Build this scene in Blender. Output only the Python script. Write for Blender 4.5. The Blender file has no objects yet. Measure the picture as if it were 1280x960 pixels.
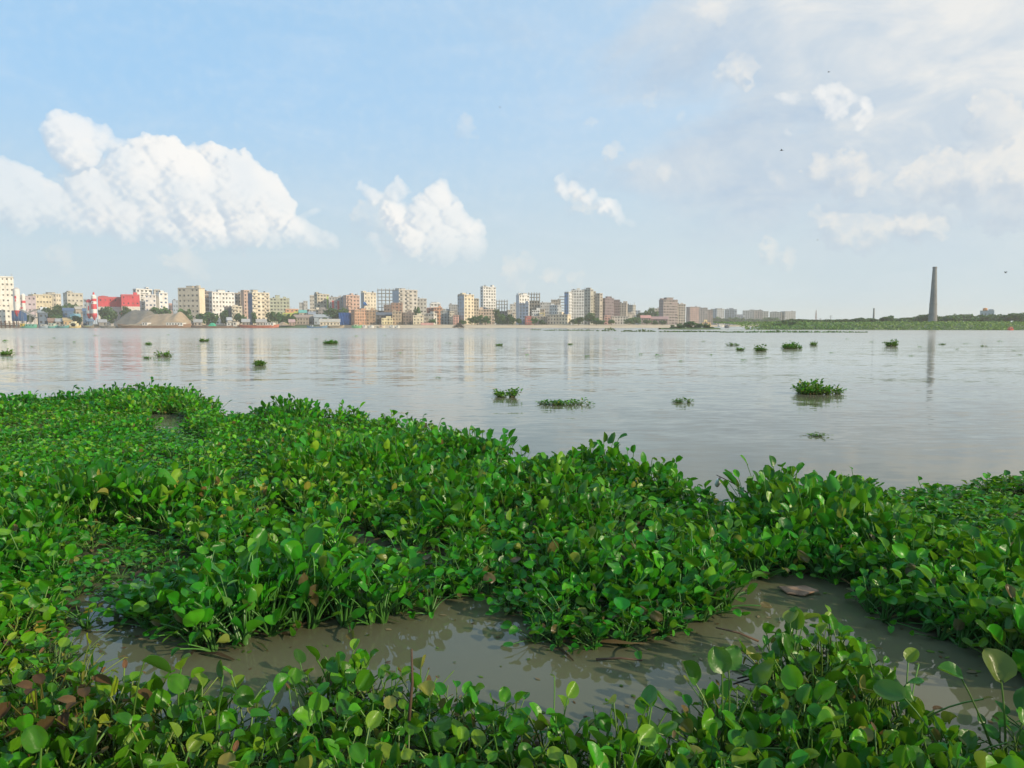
import bpy, math, random
import numpy as np
from mathutils import Vector, Matrix

random.seed(7)
RNG = np.random.default_rng(7)
R = math.radians
scene = bpy.context.scene
COL = scene.collection

# ------------------------------------------------------------------ camera maths
CAM_H = 2.2
FPX = 950.0                      # focal length in photo pixels (1280 wide)
HORIZON = 406.0
PITCH = math.atan((480 - HORIZON) / FPX)
cp, sp = math.cos(PITCH), math.sin(PITCH)

def ray(x, y):
    """direction of photo pixel x, y in the world"""
    u, v = (x - 640) / FPX, (480 - y) / FPX
    return Vector((u, cp + v * sp, -sp + v * cp))

def ground(x, y, z=0.0):
    r = ray(x, y)
    t = (z - CAM_H) / r.z
    return Vector((r.x * t, r.y * t, z))

def at(x, y, d):
    """the point at distance d ahead seen at pixel x, y"""
    r = ray(x, y)
    t = d / r.y
    return Vector((r.x * t, d, CAM_H + r.z * t))

def project(P):
    P = np.asarray(P, float)
    X, Y, Z = P[..., 0], P[..., 1], P[..., 2] - CAM_H
    depth = Y * cp - Z * sp
    up = Y * sp + Z * cp
    return 640 + FPX * X / depth, 480 - FPX * up / depth, depth

# sun: direction towards it
SUN_AZ, SUN_EL = R(119), R(22)        # azimuth clockwise from the view direction (+Y)
SUN = Vector((math.sin(SUN_AZ) * math.cos(SUN_EL), math.cos(SUN_AZ) * math.cos(SUN_EL), math.sin(SUN_EL)))

# ------------------------------------------------------------------ object helpers
def tag(o, label=None, cat=None, group=None, kind=None):
    if label: o['label'] = label
    if cat: o['category'] = cat
    if group: o['group'] = group
    if kind: o['kind'] = kind
    return o

def link(name, me, parent=None, loc=None):
    o = bpy.data.objects.new(name, me)
    COL.objects.link(o)
    if parent is not None: o.parent = parent
    if loc is not None: o.location = loc
    return o

def empty(name, loc=(0, 0, 0), rz=0.0):
    o = bpy.data.objects.new(name, None)
    COL.objects.link(o)
    o.location = loc
    o.rotation_euler = (0, 0, rz)
    o.empty_display_size = 0.3
    return o

class MB:
    """collects shapes into one mesh"""
    def __init__(s): s.v, s.f, s.m = [], [], []
    def add(s, vs, fs, mi=0):
        b = len(s.v)
        s.v += [tuple(p) for p in vs]
        for f in fs:
            s.f.append(tuple(b + i for i in f)); s.m.append(mi)
    def box(s, c, size, mi=0, rot=None):
        hx, hy, hz = size[0] / 2, size[1] / 2, size[2] / 2
        vs = [Vector((sx * hx, sy * hy, sz * hz)) for sz in (-1, 1) for sy in (-1, 1) for sx in (-1, 1)]
        if rot is not None: vs = [rot @ p for p in vs]
        vs = [p + Vector(c) for p in vs]
        s.add(vs, [(0, 2, 3, 1), (4, 5, 7, 6), (0, 1, 5, 4), (2, 6, 7, 3), (0, 4, 6, 2), (1, 3, 7, 5)], mi)
    def tube(s, pts, rad, n=6, mi=0, cap=True):
        rings = []
        pts = [Vector(p) for p in pts]
        if not hasattr(rad, '__len__'): rad = [rad] * len(pts)
        for i, p in enumerate(pts):
            t = (pts[min(i + 1, len(pts) - 1)] - pts[max(i - 1, 0)]).normalized()
            a = t.orthogonal().normalized() if i == 0 else (a - t * a.dot(t)).normalized()
            b = t.cross(a)
            rings.append([p + (a * math.cos(2 * math.pi * k / n) + b * math.sin(2 * math.pi * k / n)) * rad[i] for k in range(n)])
        vs = [q for r_ in rings for q in r_]
        fs = []
        for i in range(len(pts) - 1):
            for k in range(n):
                fs.append((i * n + k, i * n + (k + 1) % n, (i + 1) * n + (k + 1) % n, (i + 1) * n + k))
        if cap:
            fs.append(tuple(range(n - 1, -1, -1)))
            fs.append(tuple((len(pts) - 1) * n + k for k in range(n)))
        s.add(vs, fs, mi)
    def build(s, name, mats, parent=None, loc=None, smooth=False):
        me = bpy.data.meshes.new(name)
        me.from_pydata(s.v, [], s.f)
        for m in (mats if isinstance(mats, (list, tuple)) else [mats]): me.materials.append(m)
        me.polygons.foreach_set('material_index', s.m)
        if smooth: me.polygons.foreach_set('use_smooth', [True] * len(s.f))
        me.update()
        return link(name, me, parent, loc)

def np_mesh(name, V, F, mats, midx=None, col=None, smooth=True):
    me = bpy.data.meshes.new(name)
    V = np.ascontiguousarray(V, dtype=np.float32); F = np.ascontiguousarray(F, dtype=np.int32)
    me.vertices.add(len(V)); me.vertices.foreach_set('co', V.ravel())
    me.loops.add(F.size); me.loops.foreach_set('vertex_index', F.ravel())
    me.polygons.add(len(F)); me.polygons.foreach_set('loop_start', np.arange(len(F), dtype=np.int32) * F.shape[1])
    for m in (mats if isinstance(mats, (list, tuple)) else [mats]): me.materials.append(m)
    if midx is not None: me.polygons.foreach_set('material_index', np.ascontiguousarray(midx, dtype=np.int32))
    me.polygons.foreach_set('use_smooth', np.full(len(F), smooth))
    me.update(calc_edges=True)
    if col is not None:
        a = me.attributes.new('tint', 'FLOAT_COLOR', 'POINT')
        a.data.foreach_set('color', np.concatenate([col, np.ones((len(col), 1))], 1).astype(np.float32).ravel())
    return me

# ------------------------------------------------------------------ node helpers
class NT:
    def __init__(s, tree):
        s.t = tree
        for n in list(tree.nodes): tree.nodes.remove(n)
    def n(s, typ, **kw):
        nd = s.t.nodes.new(typ)
        for k, v in kw.items(): setattr(nd, k, v)
        return nd
    def set(s, sock, v):
        if v is None: return
        if hasattr(v, 'node'): s.t.links.new(v, sock)
        else: sock.default_value = v
    def math(s, op, a=None, b=None, c=None, clamp=False):
        nd = s.n('ShaderNodeMath', operation=op, use_clamp=clamp)
        for i, v in enumerate((a, b, c)):
            if v is not None: s.set(nd.inputs[i], v)
        return nd.outputs[0]
    def vec(s, op, a=None, b=None, c=None, out=0):
        nd = s.n('ShaderNodeVectorMath', operation=op)
        for i, v in enumerate((a, b, c)):
            if v is not None: s.set(nd.inputs['Scale'] if (op == 'SCALE' and i == 1) else nd.inputs[i], v)
        return nd.outputs['Value'] if op in ('DOT_PRODUCT', 'LENGTH', 'DISTANCE') else nd.outputs[0]
    def comb(s, x=0., y=0., z=0.):
        nd = s.n('ShaderNodeCombineXYZ')
        for i, v in enumerate((x, y, z)): s.set(nd.inputs[i], v)
        return nd.outputs[0]
    def sep(s, v):
        nd = s.n('ShaderNodeSeparateXYZ'); s.set(nd.inputs[0], v); return nd.outputs
    def noise(s, v, scale=5., detail=2., rough=0.5, dist=0., dims='3D', out=0):
        nd = s.n('ShaderNodeTexNoise', noise_dimensions=dims)
        s.set(nd.inputs['Vector'], v); nd.inputs['Scale'].default_value = scale
        nd.inputs['Detail'].default_value = detail; nd.inputs['Roughness'].default_value = rough
        nd.inputs['Distortion'].default_value = dist
        return nd.outputs[out]
    def mix(s, f, a, b, blend='MIX'):
        nd = s.n('ShaderNodeMix', data_type='RGBA', blend_type=blend)
        s.set(nd.inputs[0], f)
        for i, v in ((6, a), (7, b)):
            if isinstance(v, tuple) and len(v) == 3: v = (*v, 1)
            s.set(nd.inputs[i], v)
        return nd.outputs[2]
    def ss(s, v, a, b, lo=0., hi=1., smooth=True):
        nd = s.n('ShaderNodeMapRange', interpolation_type='SMOOTHSTEP' if smooth else 'LINEAR')
        nd.clamp = True
        s.set(nd.inputs[0], v)
        for i, q in enumerate((a, b, lo, hi)): s.set(nd.inputs[i + 1], q)
        return nd.outputs[0]
    def ramp(s, v, stops):
        nd = s.n('ShaderNodeValToRGB'); s.set(nd.inputs[0], v)
        e = nd.color_ramp.elements
        while len(e) < len(stops): e.new(0.5)
        for el, (p, c) in zip(e, stops): el.position = p; el.color = (*c, 1)
        return nd.outputs[0]

def mat(name):
    m = bpy.data.materials.new(name); m.use_nodes = True
    t = NT(m.node_tree)
    out = t.n('ShaderNodeOutputMaterial')
    return m, t, out

def pbsdf(t, color, rough=0.7, **kw):
    b = t.n('ShaderNodeBsdfPrincipled')
    if isinstance(color, tuple): color = (*color[:3], 1)
    t.set(b.inputs['Base Color'], color); t.set(b.inputs['Roughness'], rough)
    for k, v in kw.items(): t.set(b.inputs[k.replace('_', ' ')], v)
    return b

_surf = {}
def surf(color, rough=0.8, var=0.25, scale=0.35, streak=True, metal=0.0, name='surface'):
    """weathered paint / plaster / concrete: colour with blotches and rain streaks"""
    key = (color, rough, var, scale, streak, metal)
    if key in _surf: return _surf[key]
    m, t, out = mat(name)
    tc = t.n('ShaderNodeTexCoord').outputs['Object']
    oi = t.n('ShaderNodeObjectInfo').outputs['Random']
    p = t.vec('ADD', tc, t.vec('SCALE', (37., 19., 11.), oi))
    n1 = t.noise(p, scale, 5, 0.6)
    f = t.ss(n1, 0.35, 0.7)
    if streak:
        st = t.noise(t.vec('MULTIPLY', p, (1.0, 1.0, 0.09)), scale * 4, 3, 0.6)
        f = t.math('MULTIPLY', t.math('ADD', f, t.ss(st, 0.5, 0.72)), 0.6, clamp=True)
    dark = tuple(c * (1 - var) * q for c, q in zip(color, (1.0, 0.97, 0.92)))
    c = t.mix(f, color, dark)
    fine = t.noise(p, scale * 14, 3, 0.6)
    c = t.mix(t.ss(fine, 0.35, 0.75, 0, 0.22), c, tuple(min(1, q * 1.25) for q in color))
    b = pbsdf(t, c, rough, Metallic=metal)
    t.t.links.new(b.outputs[0], out.inputs[0])
    _surf[key] = m
    return m

def brick_mat(color, name='brickwork'):
    key = ('brick', color)
    if key in _surf: return _surf[key]
    m, t, out = mat(name)
    tc = t.n('ShaderNodeTexCoord').outputs['Object']
    n1 = t.noise(tc, 0.5, 5, 0.65)
    n2 = t.noise(tc, 5, 2, 0.6)
    c = t.mix(t.ss(n1, 0.35, 0.7), color, tuple(q * 0.62 for q in color))
    c = t.mix(t.ss(n2, 0.45, 0.75, 0, 0.5), c, (0.4, 0.34, 0.28))
    b = pbsdf(t, c, 0.9)
    t.t.links.new(b.outputs[0], out.inputs[0])
    _surf[key] = m
    return m

# ------------------------------------------------------------------ render settings
scene.render.engine = 'CYCLES'
cy = scene.cycles
cy.max_bounces = 7; cy.diffuse_bounces = 3; cy.glossy_bounces = 3; cy.transmission_bounces = 4
cy.transparent_max_bounces = 6; cy.volume_bounces = 1
cy.use_denoising = True
cy.sample_clamp_indirect = 6.0
cy.caustics_reflective = False; cy.caustics_refractive = False
vs = scene.view_settings
vs.view_transform = 'Standard'; vs.look = 'None'; vs.gamma = 1.0
vs.use_curve_mapping = False
vs.exposure = 0.0

cam = bpy.data.cameras.new('camera'); cam_o = bpy.data.objects.new('camera', cam); COL.objects.link(cam_o)
cam.sensor_width = 36; cam.lens = FPX / 1280 * 36
cam.clip_start = 0.05; cam.clip_end = 20000
cam_o.location = (0, 0, CAM_H); cam_o.rotation_euler = (math.pi / 2 - PITCH, 0, 0)
scene.camera = cam_o

sl = bpy.data.lights.new('sun', 'SUN'); sl.energy = 4.5; sl.angle = R(0.6); sl.color = (1.0, 0.84, 0.60)
so = bpy.data.objects.new('sun', sl); COL.objects.link(so)
so.rotation_euler = SUN.to_track_quat('Z', 'Y').to_euler()

# ------------------------------------------------------------------ sky
SKY_STRENGTH = 0.1
def build_world():
    w = bpy.data.worlds.new('World'); scene.world = w; w.use_nodes = True
    t = NT(w.node_tree)
    out = t.n('ShaderNodeOutputWorld')
    sky = t.n('ShaderNodeTexSky', sky_type='NISHITA')
    sky.sun_disc = False; sky.sun_elevation = SUN_EL
    sky.sun_rotation = SUN_AZ
    sky.altitude = 0; sky.air_density = 1.0; sky.dust_density = 0.7; sky.ozone_density = 3.0
    d = t.n('ShaderNodeTexCoord').outputs['Generated']
    d = t.vec('NORMALIZE', d)
    x, y, z = t.sep(d)
    az = t.math('ARCTAN2', x, y)
    el = t.math('ARCSINE', z)
    P = t.comb(az, el, 1.0)
    # --- air: milky veil that thickens towards the horizon and towards the sun side
    hz = t.ss(el, 0.0, 0.5, 1.0, 0.0)
    hz = t.math('POWER', hz, 2.2)
    side = t.ss(az, -0.5, 0.75)
    milk = t.mix(side, (5.5, 6.6, 7.1), (9.2, 8.9, 7.7))
    base = t.mix(t.math('MULTIPLY', hz, 0.9), sky.outputs[0], milk)
    base = t.mix(t.math('ADD', t.math('MULTIPLY', side, 0.08), 0.82), base, t.mix(t.ss(el, 0.05, 0.3), (5.9, 7.2, 8.0), t.mix(side, (4.05, 6.9, 9.9), (6.2, 7.6, 8.9))))
    cheap = t.n('ShaderNodeBackground'); t.set(cheap.inputs[0], base); cheap.inputs[1].default_value = SKY_STRENGTH

    def ang(px, py):
        r = ray(px, py).normalized()
        return math.atan2(r.x, r.y), math.asin(r.z)
    K = 1 / FPX
    hard = [  # large cloud bank over the city
        (85,168,24),(70,166,15),(101,165,18),(95,188,24),(128,174,14),(148,186,13),(165,186,12),(186,192,24),(205,212,36),(175,225,40),
        (235,240,48),(248,198,17),(268,204,24),(298,214,24),(290,240,44),(322,240,30),(335,262,32),(345,250,20),(310,275,34),(250,268,38),
        (200,262,36),(120,252,34),(160,268,30),(185,278,24),(225,285,26),(265,290,24),(300,293,20),(340,293,18),(366,288,20),(388,296,16),(412,302,13),(384,298,17),(400,301,12),(382,268,5),(394,266,6),
        (-12,240,36),(8,230,26),(30,240,28),(56,254,28),(88,264,27),(120,268,28),(152,266,32),(20,258,30),(150,240,30),
        # tower cloud
        (453,232,7),(464,243,10),(472,250,8),(497,233,11),(490,244,10),(508,240,7),(550,238,14),(560,246,10),(545,256,24),(533,275,28),(560,272,24),(576,288,20),
        (592,290,17),(601,300,11),(585,310,22),(552,305,30),(520,300,28),(496,272,22),(470,302,9),(464,300,6),(478,318,10),
        # small cloud
        (698,222,8),(703,238,12),(720,238,10),(733,249,10),(743,243,8),(755,262,12),(766,262,10),(775,272,9),(788,280,5),
        # curled bright cloud
        (1026,120,11),(1044,113,11),(1060,122,10),(1080,133,10),(1086,144,8),(1072,154,9),(1036,134,12),(1050,140,10),(985,125,6),(974,123,4),(996,127,5),(985,165,5)]
    soft = [(965,218,10),(976,228,8),(925,90,20),(905,95,15),(815,122,10),(852,146,9),(788,118,6),(880,8,14),(900,20,12),(740,155,10),
        (1060,220,30),(1030,214,20),(1085,228,18),(1030,268,12),(1050,288,26),(1085,296,22),(1105,288,22),(1142,282,24),(1165,280,20),
        (1150,228,26),(1185,224,30),(1230,222,36),(1262,248,40),(1290,230,46),(1240,150,30),(1255,165,24),(960,315,14),(985,322,12),
        (130,222,42),(105,240,34),(165,240,40),(300,292,26),(470,275,30),(500,300,30),(725,255,20),(78,318,16),(66,315,10),(230,328,20),(245,333,16),(215,325,10),(655,330,16),(640,345,20),(690,345,14),(720,350,12),(580,160,16),(765,190,14),(800,205,10),(830,215,12)]

    def cloud_group(name, lobes, namp, fine):
        g = bpy.data.node_groups.new(name, 'ShaderNodeTree')
        g.interface.new_socket('P', in_out='INPUT', socket_type='NodeSocketVector')
        g.interface.new_socket('H', in_out='OUTPUT', socket_type='NodeSocketFloat')
        q = NT(g)
        gi = q.n('NodeGroupInput'); go = q.n('NodeGroupOutput')
        p = gi.outputs[0]
        n1 = q.noise(p, 42.0, 2, 0.5, out=1)
        n2 = q.noise(p, 120.0, 3, 0.5, out=1)
        off = q.vec('ADD', q.vec('MULTIPLY', q.vec('SUBTRACT', n1, (.5, .5, .5)), (namp, namp, 0)),
                    q.vec('MULTIPLY', q.vec('SUBTRACT', n2, (.5, .5, .5)), (fine, fine, 0)))
        pd = q.vec('ADD', p, off)
        best = None
        for (px, py, r) in lobes:
            a, e = ang(px, py); rr = r * K
            k = q.vec('DOT_PRODUCT', pd, (2 * a, 2 * e, rr * rr - a * a - e * e))
            best = k if best is None else q.math('SMOOTH_MAX', best, k, 2.6e-4)
        xy = q.vec('MULTIPLY', pd, (1, 1, 0))
        z2 = q.math('SUBTRACT', best, q.vec('DOT_PRODUCT', xy, xy))
        h = q.math('MULTIPLY', q.math('SQRT', q.math('MAXIMUM', z2, 0.0)), 1 / K)   # in pixels of the photo's scale
        bil = q.noise(p, 70.0, 2, 0.5)
        h = q.math('ADD', h, q.math('MULTIPLY', bil, 6.5))
        q.set(go.inputs[0], h)
        return g
    gh = cloud_group('cumulus_height', hard, 0.020, 0.0072)
    gs = cloud_group('soft_cloud_height', soft, 0.034, 0.016)
    def use(g, p):
        nd = t.n('ShaderNodeGroup'); nd.node_tree = g; t.set(nd.inputs[0], p); return nd.outputs[0]
    eps = 5.0 * K
    h0 = use(gh, P); hx = use(gh, t.vec('ADD', P, (eps, 0, 0))); hy = use(gh, t.vec('ADD', P, (0, eps, 0)))
    nrm = t.vec('NORMALIZE', t.comb(t.math('DIVIDE', t.math('SUBTRACT', h0, hx), 5.5), t.math('DIVIDE', t.math('SUBTRACT', h0, hy), 5.5), 1.0))
    Lc = Vector((0.66, 0.52, 0.54)).normalized()
    lam = t.vec('DOT_PRODUCT', nrm, tuple(Lc))
    big = t.noise(P, 16, 3, 0.55)
    lit = t.math('ADD', t.ss(lam, -0.35, 0.9, smooth=False), t.math('MULTIPLY', t.math('SUBTRACT', big, 0.5), 0.75))
    ccol = t.ramp(lit, [(0.0, (0.58, 0.665, 0.76)), (0.35, (0.72, 0.775, 0.83)), (0.62, (0.89, 0.895, 0.89)), (0.9, (0.99, 0.975, 0.945))])
    ca = t.ss(h0, 1.5, t.ss(el, R(5.5), R(9.5), 27.0, 20.0))
    # clouds dissolve into the air at their bases
    basefade = t.ss(el, R(4.6), R(7.2), 0.3, 1.0)
    leftfade = t.ss(az, -0.46, -0.30, 0.0, 1.0)
    thin = t.ss(az, -0.62, -0.36, 0.75, 1.0)
    rim = t.ss(t.noise(P, 11, 2, 0.5), 0.38, 0.62, 0.72, 1.0)
    ca = t.math('MULTIPLY', t.math('MULTIPLY', t.math('MULTIPLY', ca, basefade), thin), rim)
    # soft clouds
    s0 = use(gs, P); sy = use(gs, t.vec('ADD', P, (eps * 2, eps * 3, 0)))
    sl_ = t.ss(t.math('SUBTRACT', s0, sy), -7.0, 9.0)
    scol = t.mix(sl_, (0.53, 0.625, 0.73), (0.88, 0.86, 0.82))
    sa = t.math('MULTIPLY', t.ss(s0, 2.0, 26.0), t.ss(t.noise(P, 30, 4, 0.6), 0.3, 0.7, 0.25, 0.95))
    sa = t.math('MULTIPLY', sa, t.ss(az, -0.1, 0.2, 0.5, 0.85))
    # high veil on the sunny side
    vp = t.vec('MULTIPLY', P, (1.0, 2.0, 1.0))
    vn = t.noise(t.vec('ADD', vp, (0.31, 0.2, 0)), 4.2, 5, 0.55, 0.5)
    vedge = t.math('ADD', t.math('MULTIPLY', az, 1.0), t.math('MULTIPLY', el, 0.35))
    vmask = t.ss(vedge, 0.16, 0.62)
    va = t.ss(t.math('ADD', vn, t.math('MULTIPLY', vmask, 0.46)), 0.50, 0.76)
    va = t.math('MULTIPLY', va, t.ss(el, 0.06, 0.17, 0.15, 0.85))
    va = t.math('MULTIPLY', va, t.ss(vedge, 0.0, 0.26))
    vt = t.noise(t.vec('ADD', vp, (1.3, 0.7, 2.0)), 8.0, 5, 0.6, 0.4)
    vb = t.math('ADD', vt, t.math('MULTIPLY', t.ss(t.math('ADD', az, t.math('MULTIPLY', el, 0.9)), 0.4, 1.0), 0.38))
    vcol = t.ramp(vb, [(0.40, (0.49, 0.605, 0.74)), (0.60, (0.61, 0.69, 0.77)), (0.90, (0.90, 0.88, 0.84))])
    # faint cirrus everywhere
    cn = t.noise(t.vec('MULTIPLY', P, (1.0, 3.5, 1.0)), 7, 5, 0.6, 0.8)
    cir = t.math('MULTIPLY', t.ss(cn, 0.42, 0.85), 0.16)
    S = 1 / SKY_STRENGTH
    def up(c): return t.vec('SCALE', c, S)
    c = t.mix(cir, base, (8.0, 8.6, 9.3))
    c = t.mix(va, c, up(vcol))
    c = t.mix(sa, c, up(scol))
    c = t.mix(ca, c, up(ccol))
    full = t.n('ShaderNodeBackground'); t.set(full.inputs[0], c); full.inputs[1].default_value = SKY_STRENGTH
    inside = t.math('MULTIPLY', t.math('LESS_THAN', t.math('ABSOLUTE', az), 1.25), t.math('GREATER_THAN', el, -0.01))
    inside = t.math('MULTIPLY', inside, t.math('LESS_THAN', el, 0.85))
    # soft hand-over well outside the clouds' own area
    ms = t.n('ShaderNodeMixShader')
    t.set(ms.inputs[0], inside)
    t.t.links.new(cheap.outputs[0], ms.inputs[1]); t.t.links.new(full.outputs[0], ms.inputs[2])
    t.t.links.new(ms.outputs[0], out.inputs[0])
    w.cycles.sampling_method = 'MANUAL'; w.cycles.sample_map_resolution = 512
build_world()

# ------------------------------------------------------------------ water and land
def build_water():
    m, t, out = mat('river_water')
    pos = t.n('ShaderNodeTexCoord').outputs['Object']
    x, y, z = t.sep(pos)
    calm = t.ss(y, 6.0, 19.0)                       # the pool behind the raft is sheltered
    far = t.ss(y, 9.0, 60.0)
    p2 = t.vec('MULTIPLY', pos, (0.55, 1.5, 1.0))
    w1 = t.vec('SUBTRACT', t.noise(p2, 2.6, 2, 0.55, 0.3, out=1), (.5, .5, .5))
    w2 = t.vec('SUBTRACT', t.noise(t.vec('MULTIPLY', pos, (0.25, 1.0, 1.0)), 0.55, 2, 0.5, 0.2, out=1), (.5, .5, .5))
    w3 = t.vec('SUBTRACT', t.noise(p2, 9.0, 1, 0.5, out=1), (.5, .5, .5))
    patch = t.ss(t.noise(t.vec('MULTIPLY', pos, (0.012, 0.05, 1)), 1.0, 4, 0.6), 0.36, 0.64, 0.65, 1.12)
    a1 = t.math('MULTIPLY', t.ss(calm, 0, 1, 0.012, 0.15, smooth=False), patch)
    a2 = t.ss(calm, 0, 1, 0.006, 0.075, smooth=False)
    a3 = t.math('MULTIPLY', t.ss(calm, 0, 1, 0.006, 0.055, smooth=False), patch)
    sl = t.vec('ADD', t.vec('ADD', t.vec('SCALE', w1, a1), t.vec('SCALE', w2, a2)), t.vec('SCALE', w3, a3))
    sl = t.vec('MULTIPLY', sl, (0.55, 1.0, 0.0))
    nrm = t.vec('NORMALIZE', t.vec('ADD', sl, (0., 0., 1.)))
    mud = t.noise(t.vec('MULTIPLY', pos, (0.5, 0.9, 1)), 0.8, 4, 0.55)
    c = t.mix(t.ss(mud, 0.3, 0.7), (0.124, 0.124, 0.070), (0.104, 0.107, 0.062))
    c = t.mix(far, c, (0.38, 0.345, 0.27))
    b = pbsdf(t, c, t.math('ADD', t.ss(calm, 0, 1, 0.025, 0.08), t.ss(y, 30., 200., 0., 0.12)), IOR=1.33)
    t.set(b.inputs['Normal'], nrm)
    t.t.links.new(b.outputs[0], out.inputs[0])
    mb = MB()
    mb.add([(-3000, -40, 0), (3000, -40, 0), (3000, 3000, 0), (-3000, 3000, 0)], [(0, 1, 2, 3)])
    tag(mb.build('water', m), kind='structure')

def land_mesh(name, shore, prof, mats, seg=5.0, matf=None, amp=0.25, radial=False):
    """a strip of land: shore points (x, y) carried inland along prof [(metres inland, height)]"""
    pts = []
    for (a, b) in zip(shore[:-1], shore[1:]):
        a, b = Vector(a), Vector(b)
        n = max(1, int((b - a).length / seg))
        for i in range(n): pts.append(a.lerp(b, i / n))
    pts.append(Vector(shore[-1]))
    V, F, mi = [], [], []
    k = len(prof)
    for i, p in enumerate(pts):
        w = 1.2 * math.sin(i * 0.9) + 0.8 * math.sin(i * 0.37 + 1)
        for j, (dy, h) in enumerate(prof):
            jit = (random.random() - .5) * amp * (1 if 0 < j < k - 1 else 0)
            dd = dy + (w if dy < 60 else 0); V.append((p.x * (1 + dd / p.y) if radial else p.x, p.y + dd, h + jit))
    for i in range(len(pts) - 1):
        for j in range(k - 1):
            F.append((i * k + j, (i + 1) * k + j, (i + 1) * k + j + 1, i * k + j + 1))
            mi.append(matf(pts[i].x, j) if matf else 0)
    mb = MB(); mb.v, mb.f, mb.m = V, F, mi
    o = mb.build(name, mats, smooth=True)
    tag(o, kind='structure'); return o

def earth_mat(name, a, b, scale=0.15, c=None):
    m, t, out = mat(name)
    p = t.n('ShaderNodeTexCoord').outputs['Object']
    n = t.noise(p, scale, 6, 0.65)
    col = t.mix(t.ss(n, 0.35, 0.66), a, b)
    n2 = t.noise(p, scale * 12, 3, 0.6)
    col = t.mix(t.ss(n2, 0.4, 0.8, 0, 0.4), col, c or tuple(q * 1.5 for q in a))
    bs = pbsdf(t, col, 0.95)
    bm_ = t.n('ShaderNodeBump'); bm_.inputs['Strength'].default_value = 0.6; t.set(bm_.inputs['Height'], n2)
    t.set(bs.inputs['Normal'], bm_.outputs[0])
    t.t.links.new(bs.outputs[0], out.inputs[0]); return m

M_SAND = earth_mat('river_sand', (0.60, 0.48, 0.33), (0.50, 0.39, 0.26), 0.06, (0.66, 0.54, 0.38))
M_EARTH = earth_mat('earth', (0.2, 0.155, 0.1), (0.12, 0.1, 0.065), 0.08)
M_TURF = earth_mat('turf', (0.05, 0.10, 0.025), (0.085, 0.12, 0.035), 0.12)
M_MUD = earth_mat('mud', (0.06, 0.045, 0.028), (0.035, 0.028, 0.017), 1.5)

SHORE_Y = 545.0
def build_land():
    build_water()
    def far_mat(x, j):
        px = 640 + x / 560 * FPX
        if 345 < px < 390: return 2 if j < 3 else 1
        if px > 436: return 0 if j < 4 else 1
        return 1
    x0, x1 = -900, (845 - 640) / FPX * 560
    land_mesh('far_bank', [(x0, SHORE_Y - 5), (-260, SHORE_Y), (-60, SHORE_Y + 4), (60, SHORE_Y + 8), (x1, SHORE_Y + 25)],
              [(-6, -0.5), (0, 0.05), (12, 1.0), (30, 1.9), (52, 2.35), (140, 2.5), (420, 3.0), (1500, 3.5), (1900, 3.5)], [M_SAND, M_EARTH, M_TURF], 6.0, far_mat, 0.2)
    land_mesh('distant_bank', [(x1 + 0.5, 930), (260, 960), (420, 980), (900, 1000), (1600, 1050)],
              [(-6, -0.5), (0, 0.05), (12, 1.0), (30, 1.9), (52, 2.3), (140, 2.5), (420, 3.0), (1500, 3.5)], [M_SAND, M_EARTH], 8.0, lambda x, j: 0 if j < 4 else 1, 0.2)
    # green bank on the right
    land_mesh('right_bank', [(112, 345), (150, 332), (200, 318), (300, 312), (420, 318), (600, 330), (900, 340)],
              [(-4, -0.5), (0, 0.05), (5, 0.9), (14, 2.1), (30, 2.9), (70, 3.5), (130, 3.7), (330, 3.2), (480, 2.0), (560, -0.4)], [M_TURF], 4.0, None, 0.4, True)
    # near bank under the camera
    mb = MB()
    n, k = 30, 10
    for i in range(n + 1):
        for j in range(k + 1):
            X = -9 + 18 * i / n; Y = 3.7 - 11 * j / k
            h = -0.05 + 0.75 * min(1, max(0, (3.5 - Y) / 6)) ** 0.8 + 0.035 * math.sin(i * 1.7 + j) * math.cos(j * 2.1 + i * .6)
            if j == 0: h = -0.12
            mb.v.append((X, Y + 0.12 * math.sin(i * 1.3), h))
    for i in range(n):
        for j in range(k):
            a = i * (k + 1) + j
            mb.f.append((a, a + 1, a + k + 2, a + k + 1)); mb.m.append(0)
    tag(mb.build('river_bank', M_MUD, smooth=True), kind='structure')
build_land()

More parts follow.
